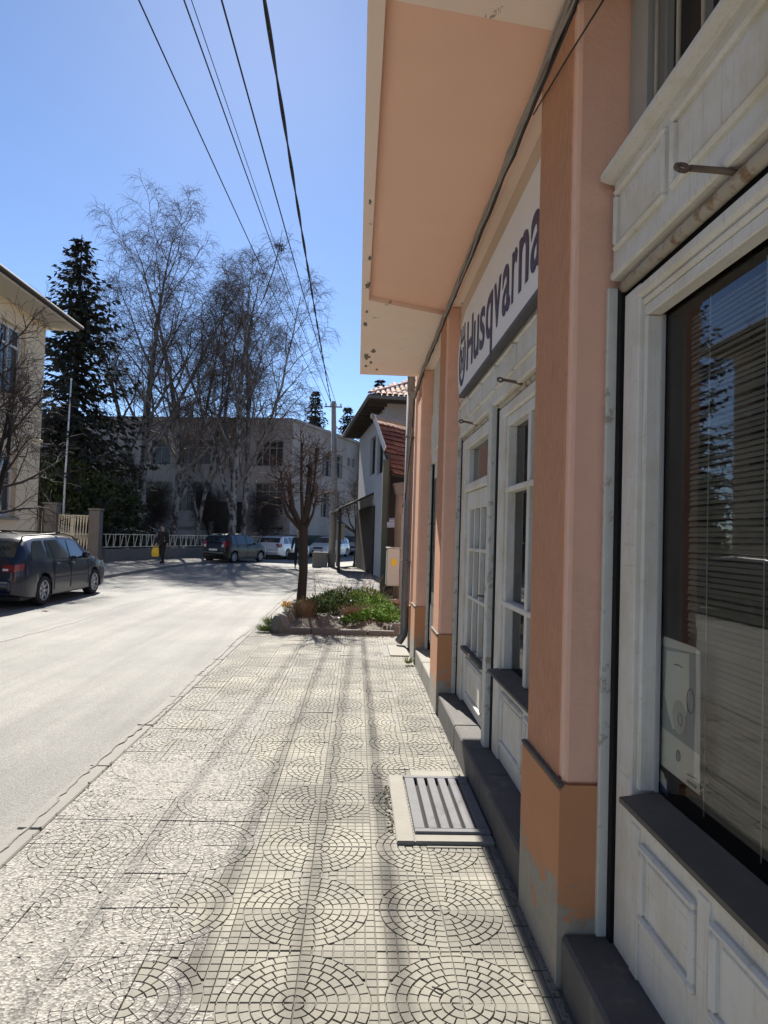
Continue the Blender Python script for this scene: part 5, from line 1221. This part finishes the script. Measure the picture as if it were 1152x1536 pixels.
# street tree at the left edge, trunk out of the picture
bare_tree('street_tree', 'bare street tree with fine tangled twigs in front of the yellow house', None, (-8.75, 15.4, 0), 6.4, .13, 21, (.02,.04), n1=11, n2=6, n3=4, n4=3, t0=.34, droop=.12, l1=.52, mats=('bark','twig','twig'), twig_r=.0055, ang1=1.0, up1=.08, twl=.8)
# pollarded tree in the bed
def pollard(label, base, s, seed, stubs, Hf, trunk_r):
    rng = random.Random(seed); base = Vector(base); t = thing('pollarded_tree', label, 'tree', tuple(base), 'pollarded pavement trees')
    tr = MB(); tr.tube([base+Vector((0,0,-.1)), base+Vector((.0,0,.12)), base+Vector((.03*s,0,Hf*.5)), base+Vector((.0,0,Hf)), base+Vector((0,0,Hf+.12*s))], [trunk_r*1.5,trunk_r*1.08,trunk_r*.95,trunk_r*1.0,trunk_r*.8], 10)
    tw = MB(); F0 = base+Vector((0,0,Hf))
    for (dx, dy, dz, r) in stubs:
        tip = F0+Vector((dx,dy,dz))*s; mid = F0.lerp(tip,.5)+Vector((dx*.25,dy*.2,-.02*dz))*s
        P = [F0+Vector((0,0,-.05)), mid, tip]; tr.tube(P, [trunk_r*.55,r*.75,r*.6], 7)
        for k in range(4): q = tip+rvec(rng)*r*.4; tr.lathe([(0,r*.6),(r*.5,r*.3),(r*.55,-r*.3),(0,-r*.5)], 6, Matrix.Translation(q))
        for k in range(8):
            u = rng.random(); p = mid.lerp(tip, .25+.8*u); out = (Vector((dx,dy,dz)).normalized()*rng.uniform(.3,1)+rvec(rng)*.55+Vector((0,0,.35))).normalized(); L1 = rng.uniform(.15,.52)*s
            B1 = limb(tw, p, out, L1, .016*s, .008*s, 5, 4, rng, .22, .02, .12)
            for j in range(4):
                p2, d2, _ = at(*B1, .2+.8*rng.random()); B2 = limb(tw, p2, spread(d2, .8, rng.uniform(0,6.28)), rng.uniform(.2,.55)*s, .0075*s, .004*s, 4, 3, rng, .25, .04)
                for q in range(2):
                    p3, d3, _ = at(*B2, .3+.7*rng.random()); limb(tw, p3, spread(d3, .7, rng.uniform(0,6.28)), rng.uniform(.08,.3)*s, .005*s, .003*s, 3, 3, rng, .2, .05)
    tr.build('trunk', 'bark', t, True); tw.build('crown', 'twig', t)
pollard('dark pollarded street tree standing in the planting bed', (-1.15,14.6,.02), 1.0, 3, [(-.34,.0,.95,.085), (.10,.0,1.40,.09), (-.48,-.1,.66,.045), (.26,-.1,.72,.035), (-.55,.1,1.25,.03), (.24,0,1.75,.04), (-.10,-.05,1.85,.04), (.05,.3,1.2,.04)], 1.70, .098)
pt_ = G(533, 848)
pollard('small bare pavement tree beyond the utility pole', (pt_.x,pt_.y,0), 1.7, 8, [(-.3,.0,.7,.05), (.2,.0,.9,.05), (.0,.2,1.0,.05), (-.6,-.1,.5,.04), (.55,-.1,.55,.04), (-.8,.1,.9,.03), (.4,0,1.3,.03), (-.1,0,1.5,.03), (.8,0,.95,.03)], 1.75, .11)

# ================================================================== PLANTING BED
PB = thing('planting_bed', 'stone-edged planting bed of bare soil around the pollarded tree', 'planting bed', (-.2, 13, 0))
sv = MB(); rng = random.Random(12); nx, ny = 26, 40
bx0, bx1, by0, by1 = -1.30, .86, 11.25, 16.2
for j in range(ny+1):
    for i in range(nx+1):
        x = bx0+(bx1-bx0)*i/nx; y = by0+(by1-by0)*j/ny; e = min(i, nx-i, j, ny-j)/4; sv.v.append((x, y, .03+.13*min(1,e)+mn.noise(Vector((x*2.2,y*2.2,0)))*.06+mn.noise(Vector((x*9,y*9,2)))*.025))
for j in range(ny):
    for i in range(nx): a = j*(nx+1)+i; sv.f.append((a, a+1, a+nx+2, a+nx+1))
sv.build('soil', 'earth', PB, True)
def edge_stone(x0, x1, y0, y1, h):
    m = MB(); m.box(x0, x1, y0, y1, -.03, h, .02); m.v = [(a+rng.uniform(-.008,.008), b+rng.uniform(-.008,.008), c_+rng.uniform(-.006,.006)*(c_ > 0)) for a, b, c_ in m.v]; m.build('edge_stone', 'stone', PB)
for k in range(4): edge_stone(-1.15+k*.46, -1.15+k*.46+.45, 11.13, 11.25, .10-.02*(k > 1)+rng.uniform(-.01,.01))
for k in range(10): edge_stone(-1.42, -1.30, 11.4+k*.48, 11.4+k*.48+.46, .09+rng.uniform(-.02,.02))
def rock(x, y, r, h):
    m = MB(); m.lathe([(0,h),(r*.55,h*.93),(r*.9,h*.6),(r,h*.2),(r*.9,-.04)], 9, Matrix.Translation((x,y,0))); m.v = [(a+rng.gauss(0,r*.1), b+rng.gauss(0,r*.1), c_+rng.gauss(0,r*.05)) for a, b, c_ in m.v]; return m
for k, (x, y, r, h, lb) in enumerate(((-1.22,11.25,.17,.30,'dark rough rock at the near corner of the planting bed'), (-1.12,11.75,.13,.26,'rock leaning behind the corner rock of the planting bed'), (-.42,11.9,.10,.2,'pale stone lying among the plants in mid bed'), (.72,11.35,.12,.20,'stone at the foot of the rain pipe by the bed'))):
    tag(own(rock(x,y,r,h).build('rock', 'stone', None), (x,y,0)), lb, 'rock', 'rocks in the bed')
def leafy(label, x, y, R, H, seed, mat, n):
    r = random.Random(seed); t = thing('leafy_plant', label, 'plant', (x,y,.10), 'leafy plants in the bed'); m = MB()
    for _ in range(n):
        a = r.uniform(0,6.28); rr = R*math.sqrt(r.random()); hz = .12+H*(1-(rr/R)**2*.7)*r.uniform(.25,1); p = Vector((x+rr*math.cos(a), y+rr*math.sin(a), hz)); d = Vector((math.cos(a)*r.uniform(.2,1), math.sin(a)*r.uniform(.2,1), r.uniform(-.1,.9))).normalized(); q = d.cross(Vector((0,0,1))+rvec(r)*.4).normalized(); ln = r.uniform(.035,.085); nn_ = d.cross(q)
        m.add([p, p+d*ln*.45+q*ln*.3+nn_*ln*.1, p+d*ln, p+d*ln*.45-q*ln*.3+nn_*ln*.1], [(0,1,2),(0,2,3)])
    m.build('foliage', mat, t)
    m = MB()
    for _ in range(10): a = r.uniform(0,6.28); m.tube([(x,y,.08), (x+R*.5*math.cos(a),y+R*.5*math.sin(a),.1+H*.5)], .004, 3)
    m.build('stems', 'leaf_dark', t)
spots = [(-.62,12.6,.30,.26,'leaf_dark','dark green leafy mound in mid bed'), (-.35,13.2,.34,.30,'leaf_dark','tall dark green mound beside the dry brown tuft'), (-.85,13.3,.26,.22,'leaf_dark','dark leafy plant next to the tree trunk'), (.32,12.0,.24,.16,'leaf','bright green low plant near the rain pipe end of the bed'), (.55,12.6,.26,.18,'leaf','bright green plant by the wall side of the bed'), (.15,12.9,.22,.17,'leaf','fresh green plant behind the dry tuft'), (.40,13.6,.30,.22,'leaf','lush green plant in the back part of the bed'), (.05,14.3,.28,.24,'leaf','bright green plant below the electric cabinet'), (.25,15.0,.34,.26,'leaf','broad bright green clump at the back of the bed'), (.62,14.2,.22,.2,'leaf_dark','dark green plant under the fallen log'), (-.5,14.2,.3,.24,'leaf_dark','dark green plant behind the tree trunk'), (.0,11.75,.18,.10,'leaf','small green seedling patch near the front edge of the bed'), (-.25,15.2,.3,.25,'leaf_dark','dark green clump at the rear of the bed'), (.62,11.75,.18,.12,'leaf','small green patch at the foot of the wall')]
for k, (x, y, R, H, mt, lb) in enumerate(spots): leafy(lb, x, y, R*1.3, H*1.45, k+50, mt, int(760*(R/.28)**2))
def tuft(name, label, x, y, R, H, n, mat, seed, cat, lean=.5):
    r = random.Random(seed); m = MB()
    for _ in range(n):
        a = r.uniform(0,6.28); rr = R*.45*math.sqrt(r.random()); p = Vector((x+rr*math.cos(a), y+rr*math.sin(a), .02)); d = Vector((math.cos(a)*lean*r.random()+r.gauss(0,.15), math.sin(a)*lean*r.random()+r.gauss(0,.15), 1)); h = H*r.uniform(.5,1.1); q = Vector((-math.sin(a), math.cos(a), 0))*.004
        mid = p+d*h*.55; tip = p+d*h+Vector((math.cos(a),math.sin(a),-.3))*h*.15; m.add([p-q, p+q, mid+q*.8, mid-q*.8, tip], [(0,1,2,3),(3,2,4)])
    return tag(own(m.build(name, mat), (x,y,0)), label, cat, 'tufts in the bed' )
tuft('dry_grass_tuft', 'tall dry brown grass tuft next to the tree trunk', -.92, 12.2, .34, .50, 700, 'dry_grass', 1, 'grass tuft')
tuft('dry_grass_tuft', 'round dry brown tuft in the middle of the bed', -.02, 12.35, .30, .38, 800, 'dry_grass', 2, 'grass tuft', .9)
tuft('grass_tuft', 'green grass tuft spilling over the kerb at the tree foot', -1.42, 12.0, .34, .16, 420, 'grass', 3, 'grass tuft', 1.1)
tuft('grass_tuft', 'low grass tuft at the near corner of the bed by the kerb', -1.46, 11.3, .30, .10, 300, 'grass', 4, 'grass tuft', 1.2)
tuft('grass_tuft', 'small weed tuft at the foot of the end pillar', .72, 8.7, .10, .09, 60, 'grass', 5, 'grass tuft', 1.2)
for k, (x, y, lb) in enumerate(((-1.32,13.3,'clump of yellow flowers on the road side of the tree trunk'), (-.95,13.6,'clump of yellow flowers on the bed side of the tree trunk'))):
    r = random.Random(k+90); t = thing('yellow_flowers', lb, 'flowers', (x,y,.05), 'yellow flowers by the tree'); m = MB(); lf = MB()
    for _ in range(16):
        a = r.uniform(0,6.28); rr = .12*math.sqrt(r.random()); p = Vector((x+rr*math.cos(a), y+rr*math.sin(a), .17+r.uniform(0,.10))); lf.tube([(x,y,.04), p], .004, 3)
        for q in range(6):
            b = q*math.pi/3+r.random()*.3; d = Vector((math.cos(b)*.55, math.sin(b)*.55, .9)).normalized(); s_ = Vector((-math.sin(b), math.cos(b), 0)); m.add([p, p+d*.035+s_*.016, p+d*.065, p+d*.035-s_*.016], [(0,1,2,3)])
    m.build('blooms', 'petal', t); lf.build('stems', 'leaf', t)
# dead canes rising from the back of the bed
rng = random.Random(77); cn = thing('bare_canes', 'thin bare reddish canes rising from the bed behind the plants', 'shrub', (-.3,14.6,.1)); m = MB()
for _ in range(46):
    p = Vector((rng.uniform(-.9,.8), rng.uniform(13.6,15.9), .08)); B1 = limb(m, p, Vector((rng.gauss(0,.4),rng.gauss(0,.3),1)), rng.uniform(.35,.85), .005, .003, 6, 3, rng, .16, .08)
    for k in range(3): p2, d2, _ = at(*B1, rng.uniform(.3,.9)); limb(m, p2, spread(d2,.6,rng.uniform(0,6.28)), rng.uniform(.1,.3), .003, .002, 3, 3, rng, .15, .05)
m.build('canes', 'dry_grass', cn)
m = MB(); m.tube([(.35,14.05,.24), (.65,14.1,.27), (.95,14.15,.27)], [.055,.06,.06], 9); tag(own(m.build('fallen_log', 'timber_grey', None, True), (.65,14.1,.2)), 'short pale log lying at the wall side of the bed', 'log')
def scrap(label, x, y, z, s, mat, seed):
    r = random.Random(seed); m = MB(); V = [(x+(i-1.5)*s*.4+r.gauss(0,s*.08), y+(j-1)*s*.35+r.gauss(0,s*.08), z+abs(r.gauss(0,s*.16))) for j in range(3) for i in range(4)]
    m.add(V+[(a,b,c_-.004) for a,b,c_ in V], [(j*4+i, j*4+i+1, j*4+i+5, j*4+i+4) for j in range(2) for i in range(3)]+[(12+j*4+i+4, 12+j*4+i+5, 12+j*4+i+1, 12+j*4+i) for j in range(2) for i in range(3)]); tag(own(m.build('litter', mat, None, True), (x,y,z)), label, 'litter')
scrap('crumpled blue plastic scrap among the plants', .0, 13.9, .27, .13, 'litter_blue', 1); scrap('crumpled white paper scrap near the front of the bed', -.22, 11.95, .17, .09, 'litter_white', 2); scrap('white plastic scrap by the mouth of the rain pipe', .55, 11.5, .13, .10, 'litter_white', 3)
# leaf litter
m = MB(); rng = random.Random(66)
for _ in range(1500):
    x, y = rng.uniform(bx0,bx1), rng.uniform(11.2,16); a = rng.uniform(0,6.28); l = rng.uniform(.015,.04); z = .14+rng.uniform(0,.05) if 11.5 < y < 16 and -1.2 < x < .7 else .08
    if y < 11.3: z = .006
    m.add([(x,y,z), (x+math.cos(a)*l+math.sin(a)*l*.35,y+math.sin(a)*l-math.cos(a)*l*.35,z+.008), (x+math.cos(a)*l*1.8,y+math.sin(a)*l*1.8,z), (x+math.cos(a)*l-math.sin(a)*l*.35,y+math.sin(a)*l+math.cos(a)*l*.35,z+.01)], [(0,1,2,3)])
stuff(m.build('leaf_litter', 'dry_grass', PB))
m = MB(); p = G(67, 917, ZR); crumbs(m, p.x-.06, p.x+.06, p.y-.05, p.y+.05, 14, .012, .035, ZR); stuff(m.build('road_debris', 'earth', road))
# twig and pebbles on the tiles near the drain
m = MB(); p = G(648, 1480, .004); m.tube([p, p+Vector((.022,-.018,.004)), p+Vector((.04,-.022,.002))], [.003,.004,.002], 5); tag(own(m.build('twig', 'twig', None, True), p), 'tiny dark twig lying on the patterned tiles', 'twig')
